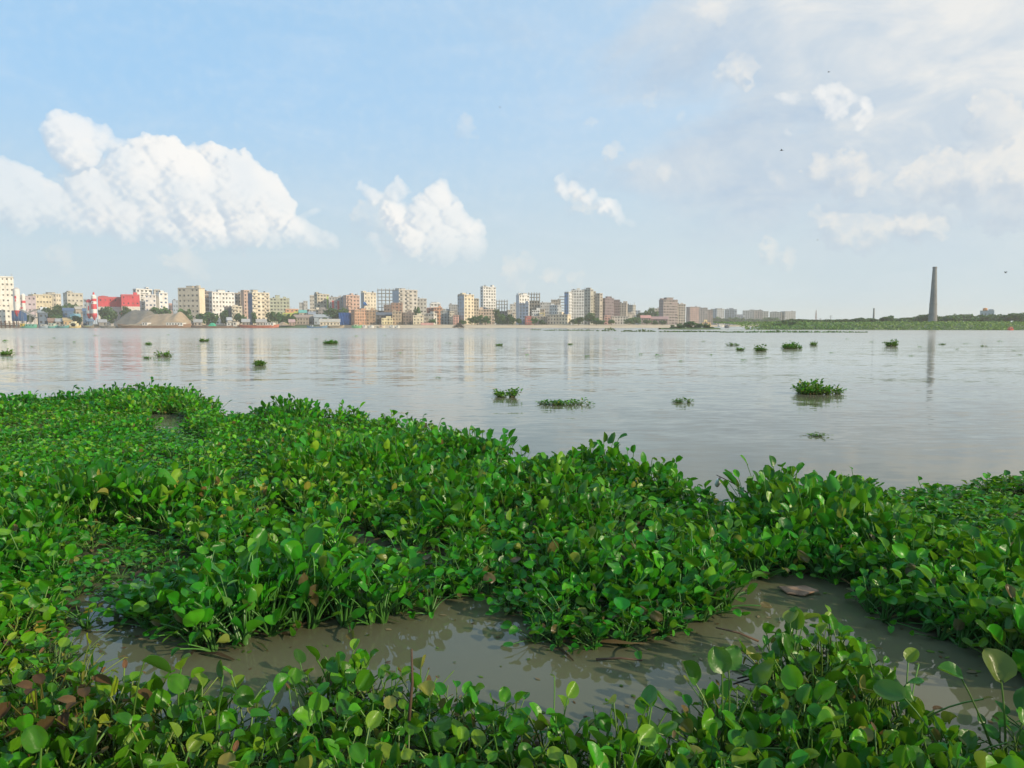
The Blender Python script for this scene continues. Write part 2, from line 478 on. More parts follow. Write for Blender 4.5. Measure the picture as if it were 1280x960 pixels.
# ------------------------------------------------------------------ foliage materials
def leaf_mat(name, rough=0.3, trans=0.28, spec=0.5, objvar=0.16, blotch=True):
    m, t, out = mat(name)
    at_ = t.n('ShaderNodeAttribute'); at_.attribute_name = 'tint'
    c = at_.outputs['Color']
    oi = t.n('ShaderNodeObjectInfo').outputs['Random']
    hsv = t.n('ShaderNodeHueSaturation')
    t.set(hsv.inputs['Hue'], t.ss(oi, 0, 1, 0.5 - 0.018, 0.5 + 0.012, smooth=False))
    t.set(hsv.inputs['Value'], t.ss(oi, 0, 1, 1 - objvar, 1 + objvar, smooth=False))
    t.set(hsv.inputs['Color'], c); c = hsv.outputs[0]
    if blotch:
        p = t.n('ShaderNodeTexCoord').outputs['Object']
        nb = t.noise(p, 26.0, 3, 0.6)
        c = t.mix(t.ss(nb, 0.58, 0.78, 0, 0.55), c, (0.11, 0.15, 0.03))
        c = t.mix(t.ss(t.noise(p, 70.0, 2, 0.6), 0.66, 0.8, 0, 0.5), c, (0.10, 0.07, 0.03))
    b = pbsdf(t, c, rough)
    if blotch:
        bp = t.n('ShaderNodeBump'); bp.inputs['Strength'].default_value = 0.25; bp.inputs['Distance'].default_value = 0.01
        t.set(bp.inputs['Height'], t.noise(p, 38.0, 2, 0.5)); t.set(b.inputs['Normal'], bp.outputs[0])
    b.inputs['Specular IOR Level'].default_value = spec
    tr = t.n('ShaderNodeBsdfTranslucent')
    t.set(tr.inputs[0], t.mix(0.5, c, (0.26, 0.50, 0.02), 'MIX'))
    mx = t.n('ShaderNodeMixShader'); mx.inputs[0].default_value = trans
    t.t.links.new(b.outputs[0], mx.inputs[1]); t.t.links.new(tr.outputs[0], mx.inputs[2])
    t.t.links.new(mx.outputs[0], out.inputs[0])
    return m
M_LEAF = leaf_mat('hyacinth_leaf', 0.34, 0.30, 0.32)
M_STALK = leaf_mat('hyacinth_stalk', 0.4, 0.15, blotch=False)
M_TREE = leaf_mat('tree_leaf', 0.6, 0.2, 0.25, 0.25, blotch=False)
M_DEAD = leaf_mat('dead_plant', 0.8, 0.15, 0.2, blotch=False)
M_BARK = surf((0.13, 0.095, 0.065), 0.95, 0.4, 1.2, name='bark')
M_ROOT = surf((0.028, 0.018, 0.012), 0.9, 0.4, 20, name='roots')

# ------------------------------------------------------------------ water hyacinth
GREENS = [(0.034, 0.180, 0.006), (0.050, 0.225, 0.006), (0.020, 0.125, 0.007), (0.085, 0.275, 0.008), (0.042, 0.20, 0.008), (0.026, 0.170, 0.012)]
def leaf_colour(rng):
    r = rng.random()
    if r < 0.02: return np.array((0.19, 0.19, 0.035))
    if r < 0.032: return np.array((0.12, 0.075, 0.035))
    if r < 0.15: return np.array((0.13, 0.25, 0.016))
    return np.array(GREENS[rng.integers(len(GREENS))]) * rng.uniform(0.62, 1.12)

def bezier(p0, p1, p2, n):
    t = np.linspace(0, 1, n)[:, None]
    return (1 - t) ** 2 * p0 + 2 * t * (1 - t) * p1 + t ** 2 * p2

def tube_arr(pts, rad, sides):
    n = len(pts)
    tg = np.gradient(pts, axis=0); tg /= np.linalg.norm(tg, axis=1, keepdims=True) + 1e-9
    ref = np.array((0.3, 0.5, 0.1)); ref = ref / np.linalg.norm(ref)
    a = np.cross(tg, ref); a /= np.linalg.norm(a, axis=1, keepdims=True) + 1e-9
    b = np.cross(tg, a)
    th = np.linspace(0, 2 * np.pi, sides, endpoint=False)
    V = pts[:, None] + rad[:, None, None] * (a[:, None] * np.cos(th)[None, :, None] + b[:, None] * np.sin(th)[None, :, None])
    F = []
    for i in range(n - 1):
        for k in range(sides):
            F.append((i * sides + k, i * sides + (k + 1) % sides, (i + 1) * sides + (k + 1) % sides, (i + 1) * sides + k))
    return V.reshape(-1, 3), np.array(F)

def blade_arr(base, axis, nrm, L, W, cup, bend, nu, nv, tip=0.25):
    """a rounded, cupped leaf blade"""
    axis = axis / np.linalg.norm(axis)
    side = np.cross(nrm, axis); side /= np.linalg.norm(side) + 1e-9
    up = np.cross(axis, side)
    u = np.linspace(0, 1, nu + 1); v = np.linspace(-1, 1, nv + 1)
    prof = np.sqrt(np.maximum(0, 1 - np.abs(2 * (u ** (0.86)) - 1) ** 2.3))
    prof = prof * (1 - tip * u ** 3); prof = np.maximum(prof, 0.07); prof[-1] = 0.05
    U, Vv = np.meshgrid(u, v, indexing='ij')
    ph = float(base[0] * 977 % 6.28); wav = 0.035 + 0.03 * math.sin(ph * 3); fold = 0.16 * (1 + math.sin(ph * 5))
    wd = prof[:, None] * Vv * W / 2
    back = -0.10 * L * np.abs(Vv) ** 2 * (1 - U) ** 3          # heart-shaped base
    along = U * L + back
    hgt = cup * W * Vv ** 2 * prof[:, None] + bend * L * (U ** 2) + wav * W * np.sin(U * 6 + Vv * 3 + ph) + fold * W * np.abs(Vv) * prof[:, None]
    P = base + along[..., None] * axis + wd[..., None] * side + hgt[..., None] * up
    F = []
    for i in range(nu):
        for k in range(nv):
            a = i * (nv + 1) + k
            F.append((a, a + 1, a + nv + 2, a + nv + 1))
    shade = np.ones(U.shape) ; shade += 0.045 * np.cos(Vv * 9.4 + U * 2); shade += 0.18 * (np.abs(Vv) < 0.2) + 0.10 * (np.abs(Vv) > .9)
    return P.reshape(-1, 3), np.array(F), shade.reshape(-1)

def make_plant(specs, lod, rng):
    """specs: list of leaves (azimuth, reach, height, length, width, pitch, roll, colour)"""
    nu, nv, ns, nk = {2: (9, 6, 6, 7), 1: (5, 4, 4, 5), 0: (3, 2, 3, 3)}[lod]
    BV, BF, BC, SV, SF, SC = [], [], [], [], [], []
    bo = so_ = 0
    for (az, reach, h, L, W, pitch, roll, colr) in specs:
        out = np.array((math.cos(az), math.sin(az), 0.0))
        p0 = out * 0.02
        p2 = out * reach + np.array((0, 0, h))
        p1 = out * reach * 0.35 + np.array((0, 0, h * 0.62)) + rng.normal(0, 0.015, 3)
        pts = bezier(p0, p1, p2, nk)
        tt = np.linspace(0, 1, nk)
        rad = 0.0042 + 0.0065 * np.exp(-((tt - 0.12) / 0.22) ** 2)
        tv, tf = tube_arr(pts, rad * (1.0 if lod else 1.3), ns)
        SV.append(tv); SF.append(tf + so_); so_ += len(tv)
        sc = np.array((0.085, 0.19, 0.03)) * rng.uniform(0.75, 1.15)
        fade = np.repeat(tt, ns)[:, None]
        SC.append(sc * (0.75 + 0.35 * fade))
        ax = out * math.cos(pitch) + np.array((0, 0, math.sin(pitch)))
        n = -out * math.sin(pitch) + np.array((0, 0, math.cos(pitch)))
        sd = np.cross(n, ax)
        n = n * math.cos(roll) + sd * math.sin(roll)
        yaw = rng.normal(0, 0.35)
        ax = ax * math.cos(yaw) + sd * math.sin(yaw)
        bv, bf, bs = blade_arr(p2, ax, n, L, W, rng.uniform(0.03, 0.2), rng.uniform(-0.22, 0.12), nu, nv, rng.uniform(0.1, 0.45))
        BV.append(bv); BF.append(bf + bo); bo += len(bv)
        BC.append(np.asarray(colr) * bs[:, None])
    return dict(bv=np.concatenate(BV), bf=np.concatenate(BF), bc=np.concatenate(BC),
                sv=np.concatenate(SV), sf=np.concatenate(SF), sc=np.concatenate(SC))

def random_specs(rng, n=None, scale=1.0):
    n = n or int(rng.integers(8, 13))
    out = []
    for i in range(n):
        inner = i / n
        az = i * 2.399 + rng.normal(0, 0.35)
        h = rng.uniform(0.13, 0.35) * (0.65 + 0.5 * inner)
        reach = rng.uniform(0.06, 0.21) * (1.15 - 0.6 * inner)
        L = rng.uniform(0.056, 0.108) * scale; W = L * rng.uniform(0.78, 1.08)
        pitch = rng.normal(0.78, 0.5) if rng.random() > 0.16 else rng.uniform(-0.9, 0.1)
        out.append((az, reach, h, L, W, pitch, rng.normal(0, 0.5), leaf_colour(rng)))
    for i in range(int(rng.integers(2, 6))):                   # small, low, often browned leaves
        c = leaf_colour(rng) if rng.random() < 0.8 else np.array((0.12, 0.075, 0.03)) * rng.uniform(.6, 1.3)
        L = rng.uniform(0.05, 0.085)
        out.append((rng.uniform(0, 6.28), rng.uniform(0.12, 0.28), rng.uniform(0.03, 0.17), L, L * .7, rng.uniform(-.6, .5), rng.normal(0, .6), c))
    return out

def tangled_specs(rng):
    """a battered plant of the bank: fewer good leaves, many bent and leafless stalks"""
    out = random_specs(rng, 6, 1.0)
    for i in range(int(rng.integers(5, 9))):
        c = np.array((0.17, 0.21, 0.045)) if rng.random() < .6 else np.array((0.13, 0.085, 0.035))
        L = rng.uniform(0.012, 0.06)
        out.append((rng.uniform(0, 6.28), rng.uniform(0.15, 0.42), rng.uniform(0.04, 0.26), L, L * rng.uniform(.3, .6), rng.uniform(-1.2, .6), rng.normal(0, .7), c))
    return out

TEMPL = {lod: [make_plant(random_specs(RNG), lod, RNG) for _ in range(n)] for lod, n in ((2, 20), (1, 20), (0, 16))}

def merge_plants(templ, idx, pos, rz, s, zs, lean, tint):
    """all plants as one pair of arrays (leaves, stalks)"""
    outs = {'b': ([], [], []), 's': ([], [], [])}
    off = {'b': 0, 's': 0}
    for ti in range(len(templ)):
        sel = np.nonzero(idx == ti)[0]
        if not len(sel): continue
        T = templ[ti]
        c, sn = np.cos(rz[sel]), np.sin(rz[sel])
        for key, (v, f, cc) in (('b', ('bv', 'bf', 'bc')), ('s', ('sv', 'sf', 'sc'))):
            v0 = T[v]; n = len(v0)
            X = (v0[None, :, 0] * c[:, None] - v0[None, :, 1] * sn[:, None]) * s[sel][:, None]
            Y = (v0[None, :, 0] * sn[:, None] + v0[None, :, 1] * c[:, None]) * s[sel][:, None]
            Z = v0[None, :, 2] * (s[sel] * zs[sel])[:, None]
            P = np.stack([X + lean[sel, 0:1] * Z + pos[sel, 0:1], Y + lean[sel, 1:2] * Z + pos[sel, 1:2], Z + pos[sel, 2:3]], -1).reshape(-1, 3)
            F = (T[f][None] + (np.arange(len(sel)) * n)[:, None, None]).reshape(-1, 4) + off[key]
            Cc = (T[cc][None] * tint[sel][:, None, :]).reshape(-1, 3)
            outs[key][0].append(P); outs[key][1].append(F); outs[key][2].append(Cc)
            off[key] += n * len(sel)
    return {k: tuple(np.concatenate(a) for a in v) for k, v in outs.items() if v[0]}

def inside(poly, X, Y):
    r = np.zeros(X.shape, bool); n = len(poly)
    for i in range(n):
        x1, y1 = poly[i]; x2, y2 = poly[(i + 1) % n]
        c = ((y1 > Y) != (y2 > Y)) & (X < (x2 - x1) * (Y - y1) / (y2 - y1 + 1e-12) + x1)
        r ^= c
    return r

def vnoise(X, Y, f, seed):
    rg = np.random.default_rng(seed); tab = rg.random((64, 64))
    x, y = X * f + 100, Y * f + 100
    xi, yi = np.floor(x).astype(int), np.floor(y).astype(int)
    fx, fy = x - xi, y - yi
    fx, fy = fx * fx * (3 - 2 * fx), fy * fy * (3 - 2 * fy)
    g = lambda a, b: tab[a % 64, b % 64]
    return (g(xi, yi) * (1 - fx) + g(xi + 1, yi) * fx) * (1 - fy) + (g(xi, yi + 1) * (1 - fx) + g(xi + 1, yi + 1) * fx) * fy

def gpoly(pts): return [tuple(ground(x, y)[:2]) for x, y in pts]

RAFT = gpoly([(-330, 513), (-80, 511), (0, 511), (60, 509), (130, 504), (185, 501), (235, 502), (262, 514), (275, 524), (300, 528), (350, 529), (400, 531),
              (470, 536), (540, 553), (590, 577), (660, 595), (720, 594), (800, 612), (850, 632), (890, 648), (925, 652), (950, 642), (1000, 630), (1060, 620), (1100, 627),
              (1140, 632), (1200, 620), (1290, 611), (1400, 606), (1440, 900), (1330, 885), (1280, 862), (1235, 838), (1190, 816), (1150, 800), (1115, 778), (1092, 752),
              (1050, 738), (1000, 728), (950, 727), (905, 735), (893, 772), (862, 794), (800, 811), (740, 818), (690, 809), (660, 788), (620, 776), (560, 766),
              (520, 773), (480, 784), (430, 795), (380, 804), (320, 813), (270, 809), (220, 795), (160, 788), (110, 796), (60, 804), (20, 817), (-40, 850), (-300, 855)])
HOLES = [gpoly([(180, 524), (192, 517), (232, 517), (240, 530), (225, 543), (190, 540)]),
         gpoly([(96, 748), (125, 740), (150, 744), (145, 762), (110, 768)]),
         gpoly([(548, 752), (600, 748), (628, 760), (615, 778), (552, 775)])]
STRIP = gpoly([(-330, 835), (-40, 832), (20, 818), (58, 828), (95, 871), (145, 911), (265, 938), (340, 921), (395, 884), (460, 874), (530, 894), (560, 916), (600, 932), (700, 926),
               (760, 944), (825, 946), (850, 921), (905, 891), (945, 891), (962, 856), (985, 844), (1055, 834), (1108, 861), (1135, 898), (1165, 951), (1210, 976), (1280, 941),
               (1420, 926), (1600, 1500), (-700, 1500)])

def scatter(poly, dens, holes=(), jitter=0.95):
    xs = [p[0] for p in poly]; ys = [p[1] for p in poly]
    st = 1 / math.sqrt(dens)
    gx, gy = np.meshgrid(np.arange(min(xs), max(xs), st), np.arange(min(ys), max(ys), st))
    X = gx.ravel() + RNG.uniform(-.5, .5, gx.size) * st * jitter
    Y = gy.ravel() + RNG.uniform(-.5, .5, gx.size) * st * jitter
    ex, ey = (vnoise(X, Y, 1.6, 3) - .5) * 0.35, (vnoise(X, Y, 1.6, 4) - .5) * 0.35   # ragged outline
    k = inside(poly, X + ex, Y + ey)
    for h in holes: k &= ~inside(h, X + ex * .5, Y + ey * .5)
    return X[k], Y[k]

def build_hyacinth():
    X1, Y1 = scatter(RAFT, 41, HOLES)
    X2, Y2 = scatter(STRIP, 46)
    X = np.concatenate([X1, X2]); Y = np.concatenate([Y1, Y2])
    strip = np.concatenate([np.zeros(len(X1), bool), np.ones(len(X2), bool)])
    n = len(X)
    rz = RNG.uniform(0, 6.283, n)
    gapn = vnoise(X, Y, 1.25, 41) * .6 + vnoise(X, Y, 3.1, 42) * .4
    bump = vnoise(X, Y, 0.6, 11) * 0.5 + vnoise(X, Y, 1.7, 12) * 0.5
    s = RNG.uniform(0.82, 1.18, n) * (0.82 + 0.36 * bump)
    zs = np.clip(0.42 + 1.25 * bump, .5, 1.36)
    px, py, dep = project(np.stack([X, Y, np.zeros(n)], -1))
    # low flat plants on the far right and the far left back, taller ones along the outer rim
    low = (px > 1085) & (py < 700); zs[low] *= 0.62; s[low] *= 0.92
    back = (px < 330) & (py < 640) & (py > 525); zs[back] *= 0.8; s[back] *= 0.86
    hollow = np.hypot((px - 150) / 95, (py - 705) / 42) < 1; zs[hollow] *= 0.5; s[hollow] *= 0.75
    zs[strip] = np.clip(zs[strip], .75, 1.12); s[strip] *= 0.86; front = np.hypot((px - 208) / 55, (py - 556) / 15) < 1; zs[front] *= .45; zs[strip & (px > 950) & (px < 1060) & (py < 930)] *= 1.2; zs[strip & (px > 590) & (px < 830)] *= 1.0
    corner = np.hypot((px - 20) / 230, (py - 930) / 150) < 1
    rimclump = (np.hypot((px - 225) / 55, (py - 503) / 14) < 1) | (np.hypot((px - 150) / 40, (py - 508) / 10) < 1) | (np.hypot((px - 400) / 40, (py - 532) / 10) < 1) | (np.hypot((px - 1040) / 60, (py - 628) / 22) < 1)
    zs[rimclump & (px < 700)] *= 1.2; zs[rimclump & (px > 700)] *= 1.0
    lean = RNG.normal(0, 0.16, (n, 2))
    tint = np.ones((n, 3)) * RNG.uniform(0.82, 1.18, (n, 1))
    yel = vnoise(X, Y, 0.35, 21)
    tint *= 1 + (yel[:, None] - .5) * np.array((0.7, 0.22, 0.1))
    tint[back] *= np.array((1.25, 1.12, 1.0)); tint[corner] *= np.array((1.7, 1.15, 1.0))  # corner tint puts the yellower light there into the leaf colour
    thin_ = (hollow & (RNG.random(n) < 0.4)) | ((gapn > .70) & ~strip)
    cx, cyy, cd = project(np.stack([X, Y, np.full(n, 0.28)], -1))
    vis = (cx > -25) & (cx < 1305) & (cyy < 1000) & (dep > 0)
    order = np.argsort(np.where(vis, dep, 1e9))
    order = [i for i in order if not thin_[i]][:272]
    solo = np.zeros(n, bool); solo[order] = True
    keep = solo | (dep > 2.4) & (np.abs(px - 640) < 1100)
    # --- single plants along the water nearest to the viewer
    protos = []
    for T in TEMPL[2]:
        protos.append((np_mesh('leaves', T['bv'], T['bf'], M_LEAF, col=T['bc']), np_mesh('stalks', T['sv'], T['sf'], M_STALK, col=T['sc'])))
    tangled = []
    for _ in range(12):
        T = make_plant(tangled_specs(RNG), 2, RNG)
        tangled.append((np_mesh('leaves', T['bv'], T['bf'], M_LEAF, col=T['bc']), np_mesh('stalks', T['sv'], T['sf'], M_STALK, col=T['sc'] * np.array((1.15, 1.0, 1.0)))))
    yellow_lit_dry = []  # dry stem colour plus the corner's yellower light, both tinted in
    for _ in range(8):
        T = make_plant(tangled_specs(RNG), 2, RNG)
        yellow_lit_dry.append((np_mesh('leaves', T['bv'], T['bf'], M_LEAF, col=T['bc'] * np.array((1.45, 1.1, 1.0))), np_mesh('stalks', T['sv'], T['sf'], M_STALK, col=T['sc'] * np.array((1.6, 1.1, .9)))))
    def region(i):
        x, y = px[i], py[i]
        if strip[i]:
            if x < 330: return ('tangled hyacinth plant among the brown litter of the bottom left corner', 'hyacinths in the bottom left corner')
            if x < 640: return ('broad leaved hyacinth in the dense clump along the bottom edge left of centre', 'hyacinths along the bottom edge left of centre')
            if x < 850: return ('low hyacinth in the thin strip along the bottom edge right of centre', 'hyacinths along the bottom edge right of centre')
            if x < 1200: return ('hyacinth in the clump that juts between the brown pool and right channel', 'hyacinths in the jutting clump')
            return ('hyacinth in the bottom right corner below the narrow channel', 'hyacinths in the bottom right corner')
        if x < 200: return ('hyacinth at the left end of the brown pool', 'hyacinths at the left end of the pool')
        if x < 470: return ('hyacinth on the raft front above the left part of the brown pool', 'hyacinths above the left part of the pool')
        if x < 905: return ('hyacinth on the raft front overhanging the middle of the brown pool', 'hyacinths overhanging the middle of the pool')
        return ('shaded hyacinth on the right raft overhanging the narrow channel', 'hyacinths overhanging the right channel')
    for i in np.nonzero(solo)[0]:
        lab, grp = region(i)
        o = empty('water_hyacinth', (X[i], Y[i], 0.0), rz[i])
        o.scale = (s[i], s[i], s[i] * zs[i])
        o.rotation_euler[0] = lean[i, 1] * -0.8; o.rotation_euler[1] = lean[i, 0] * 0.8
        tag(o, lab, 'water plant', grp)
        if strip[i] and px[i] < 290 and RNG.random() < .6: lm, sm = yellow_lit_dry[RNG.integers(len(yellow_lit_dry))]
        else: lm, sm = tangled[RNG.integers(len(tangled))] if strip[i] and RNG.random() < (0.95 if px[i] < 300 else 0.7) else protos[RNG.integers(len(protos))]
        link('leaves', lm, o); link('stalks', sm, o)
    # --- the rest of the raft
    Vs, Fs, Cs, Ms = [], [], [], []; off = 0
    for lod, lo, hi in ((2, 0, 7.0), (1, 7.0, 11.5), (0, 11.5, 99)):
        k = np.nonzero(keep & ~solo & ~thin_ & (dep >= lo) & (dep < hi))[0]
        if not len(k): continue
        T = TEMPL[lod]
        pos = np.stack([X[k], Y[k], np.zeros(len(k))], -1)
        d = merge_plants(T, RNG.integers(0, len(T), len(k)), pos, rz[k], s[k], zs[k], lean[k], tint[k])
        for mi, key in enumerate('bs'):
            v, f, c = d[key]
            Vs.append(v); Fs.append(f + off); Cs.append(c); Ms.append(np.full(len(f), mi)); off += len(v)
    me = np_mesh('water_hyacinth_raft', np.concatenate(Vs), np.concatenate(Fs), [M_LEAF, M_STALK], np.concatenate(Ms), np.concatenate(Cs))
    tag(link('water_hyacinth_raft', me), 'wide raft of crowded green water hyacinth covering the near river', 'water plants', kind='stuff')
    # --- matted dead stalks and roots afloat under the leaves
    Vs, Fs, Cs = [], [], []; off = 0
    for poly, holes, dn in ((RAFT, HOLES, 40), (STRIP, (), 60)):
        x, y = scatter(poly, dn, holes)
        q = project(np.stack([x, y, np.zeros(len(x))], -1))
        kk = (q[2] > 2.4) & (np.abs(q[0] - 640) < 900); x, y = x[kk], y[kk]
        for a, b in zip(x, y):
            L = RNG.uniform(0.1, 0.35); th = RNG.uniform(0, 6.28); w = RNG.uniform(0.012, 0.05); z = RNG.uniform(0.004, 0.05)
            c, sn = math.cos(th), math.sin(th)
            A = np.array((a - c * L / 2, b - sn * L / 2, z)); B = np.array((a, b, z + RNG.uniform(0.0, 0.03))); C_ = np.array((a + c * L / 2, b + sn * L / 2, z + RNG.uniform(-0.003, 0.03)))
            nn = np.array((-sn, c, RNG.uniform(-.4, .4))) * w / 2
            Vs += [A - nn * .5, A + nn * .5, B + nn, B - nn, C_ + nn * .4, C_ - nn * .4]
            Fs += [(off, off + 1, off + 2, off + 3), (off + 3, off + 2, off + 4, off + 5)]; off += 6
            r = RNG.random()
            col = np.array((0.05, 0.034, 0.018)) if r < .45 else (np.array((0.045, 0.075, 0.018)) if r < .9 else np.array((0.2, 0.14, 0.06)))
            Cs += [col * RNG.uniform(.6, 1.3)] * 6
    me = np_mesh('dead_stalks', np.array(Vs), np.array(Fs), M_DEAD, col=np.array(Cs), smooth=False)
    tag(link('dead_stalks', me), 'brown and olive dead stalks matted under the living hyacinth', 'plant litter', kind='stuff')

    # --- plants one can tell apart
    def special(label, x, y, specs, root=False, scale=1.0, rx=0.0, name='water_hyacinth'):
        o = empty(name, ground(x, y)); o.rotation_euler = (rx, 0, 0)
        T = make_plant(specs, 2, RNG)
        link('leaves', np_mesh('leaves', T['bv'], T['bf'], M_LEAF, col=T['bc']), o)
        link('stalks', np_mesh('stalks', T['sv'], T['sf'], M_STALK, col=T['sc']), o)
        tag(o, label, 'water plant'); return o
    G = np.array((0.035, 0.14, 0.018)); Y_ = np.array((0.13, 0.2, 0.03)); D = np.array((0.02, 0.085, 0.015))
    special('tall lone stalk whose folded leaf droops over the brown pool at left', 160, 968, [(0.5, 0.09, 0.55, 0.14, 0.12, -0.55, 0.3, G), (2.2, .14, .2, .09, .07, .5, 0, D), (4, .15, .17, .08, .07, .4, 0, Y_)])
    special('pair of thin stalks with small wilted dark leaves at the pool edge', 268, 985, [(0.3, 0.05, 0.47, 0.07, 0.05, -0.2, 0.2, D), (1.2, 0.08, 0.52, 0.075, 0.07, 1.2, 0.5, D), (3.4, 0.05, 0.4, 0.06, 0.04, .1, 0, Y_)])
    special('cluster of big round glossy leaves rising on bare stalks by the brown pool', 905, 968,
            [(2.9, 0.24, 0.30, 0.13, 0.125, 0.75, -0.2, G), (3.3, 0.34, 0.24, 0.10, 0.10, 0.85, .2, G * .8), (1.7, 0.05, 0.50, 0.12, 0.115, 1.1, .2, G), (1.2, 0.12, 0.49, 0.12, 0.11, 0.9, -.4, G * 1.1),
             (0.3, 0.18, 0.44, 0.14, 0.13, 0.95, 0.1, D * 1.2), (2.5, 0.16, 0.42, 0.12, .1, 1.0, .3, G), (4.6, .15, .2, .12, .11, .6, 0, Y_), (5.5, .2, .15, .1, .09, .5, 0, G)])
    special('floating round leaf lying alone on the pool before the jutting clump', 906, 838, [(0.2, 0.06, 0.012, 0.10, 0.075, 0.03, 0.0, D)])
    special('leaning stalk with one wide folded leaf over the right channel', 1205, 1010, [(2.3, 0.28, 0.42, 0.15, 0.11, -0.1, 0.6, G * 1.1), (1.0, .12, .22, .1, .08, .6, 0, G), (4.2, .1, .2, .1, .09, .6, 0, D)])
    special('tall plant with a large browned round leaf at the lower right edge', 1262, 985, [(1.9, 0.07, 0.50, 0.15, 0.15, 1.0, 0.2, np.array((0.09, 0.12, 0.025))), (2.7, 0.22, 0.50, 0.11, 0.09, 0.3, 0.3, G), (0.4, .1, .36, .12, .1, .9, 0, D), (4.4, .16, .2, .1, .1, .6, .2, G)])
    special('small stalk with a bent yellow leaf reaching over the bottom edge pool', 778, 1000, [(1.9, 0.10, 0.42, 0.11, 0.08, -0.4, .5, np.array((0.19, 0.2, 0.05))), (0.6, .16, .42, .11, .09, .4, .2, G), (3.6, .12, .3, .1, .09, .8, 0, G)])
    # uprooted plant with its dark root ball
    o = special('uprooted hyacinth with a dark root ball and flattened stalks', 986, 862,
                [(0.1, 0.45, 0.10, .12, .1, .1, .2, G), (-0.25, 0.5, 0.12, .12, .1, .2, -.3, D), (0.35, 0.42, 0.16, .11, .1, .3, .3, G), (-0.5, 0.42, 0.10, .12, .11, .2, 0, D), (0.0, 0.36, 0.22, .1, .09, .2, 0, G),
                 (0.7, 0.3, 0.2, .11, .1, .4, 0, G), (-0.8, .36, .14, .12, .1, .3, .3, G), (0.95, 0.16, 0.33, .13, .125, 1.2, .1, G * 1.25), (1.25, 0.10, 0.38, .11, .10, .5, .4, Y_), (2.4, 0.10, 0.30, .12, .11, -1.1, .1, D * 1.2),
                 (0.8, .2, .38, .11, .08, .1, .5, Y_)])
    mb = MB()
    for k in range(70):
        th, ph = random.uniform(0, 6.28), random.uniform(-1.3, 1.2)
        d = Vector((math.cos(th) * math.cos(ph), math.sin(th) * math.cos(ph), math.sin(ph)))
        p = Vector((0, 0, 0.07)) + Vector((d.x * .05, d.y * .05, d.z * .06))
        mb.tube([Vector((0, 0, .06)), p, p + Vector((d.x * .05, d.y * .05, d.z * .04 - .05))], [0.02, 0.012, 0.003], 4)
    for ang_, L in ((2.9, .3), (3.15, .34), (3.5, .24), (4.0, .2)):
        mb.tube([(0, 0, .08), (math.cos(ang_) * L * .5, math.sin(ang_) * L * .5, .09), (math.cos(ang_) * L, math.sin(ang_) * L, .035)], [.009, .007, .005], 5)
    mb.build('root_ball', M_ROOT, o)
    return protos
PROTOS = build_hyacinth()

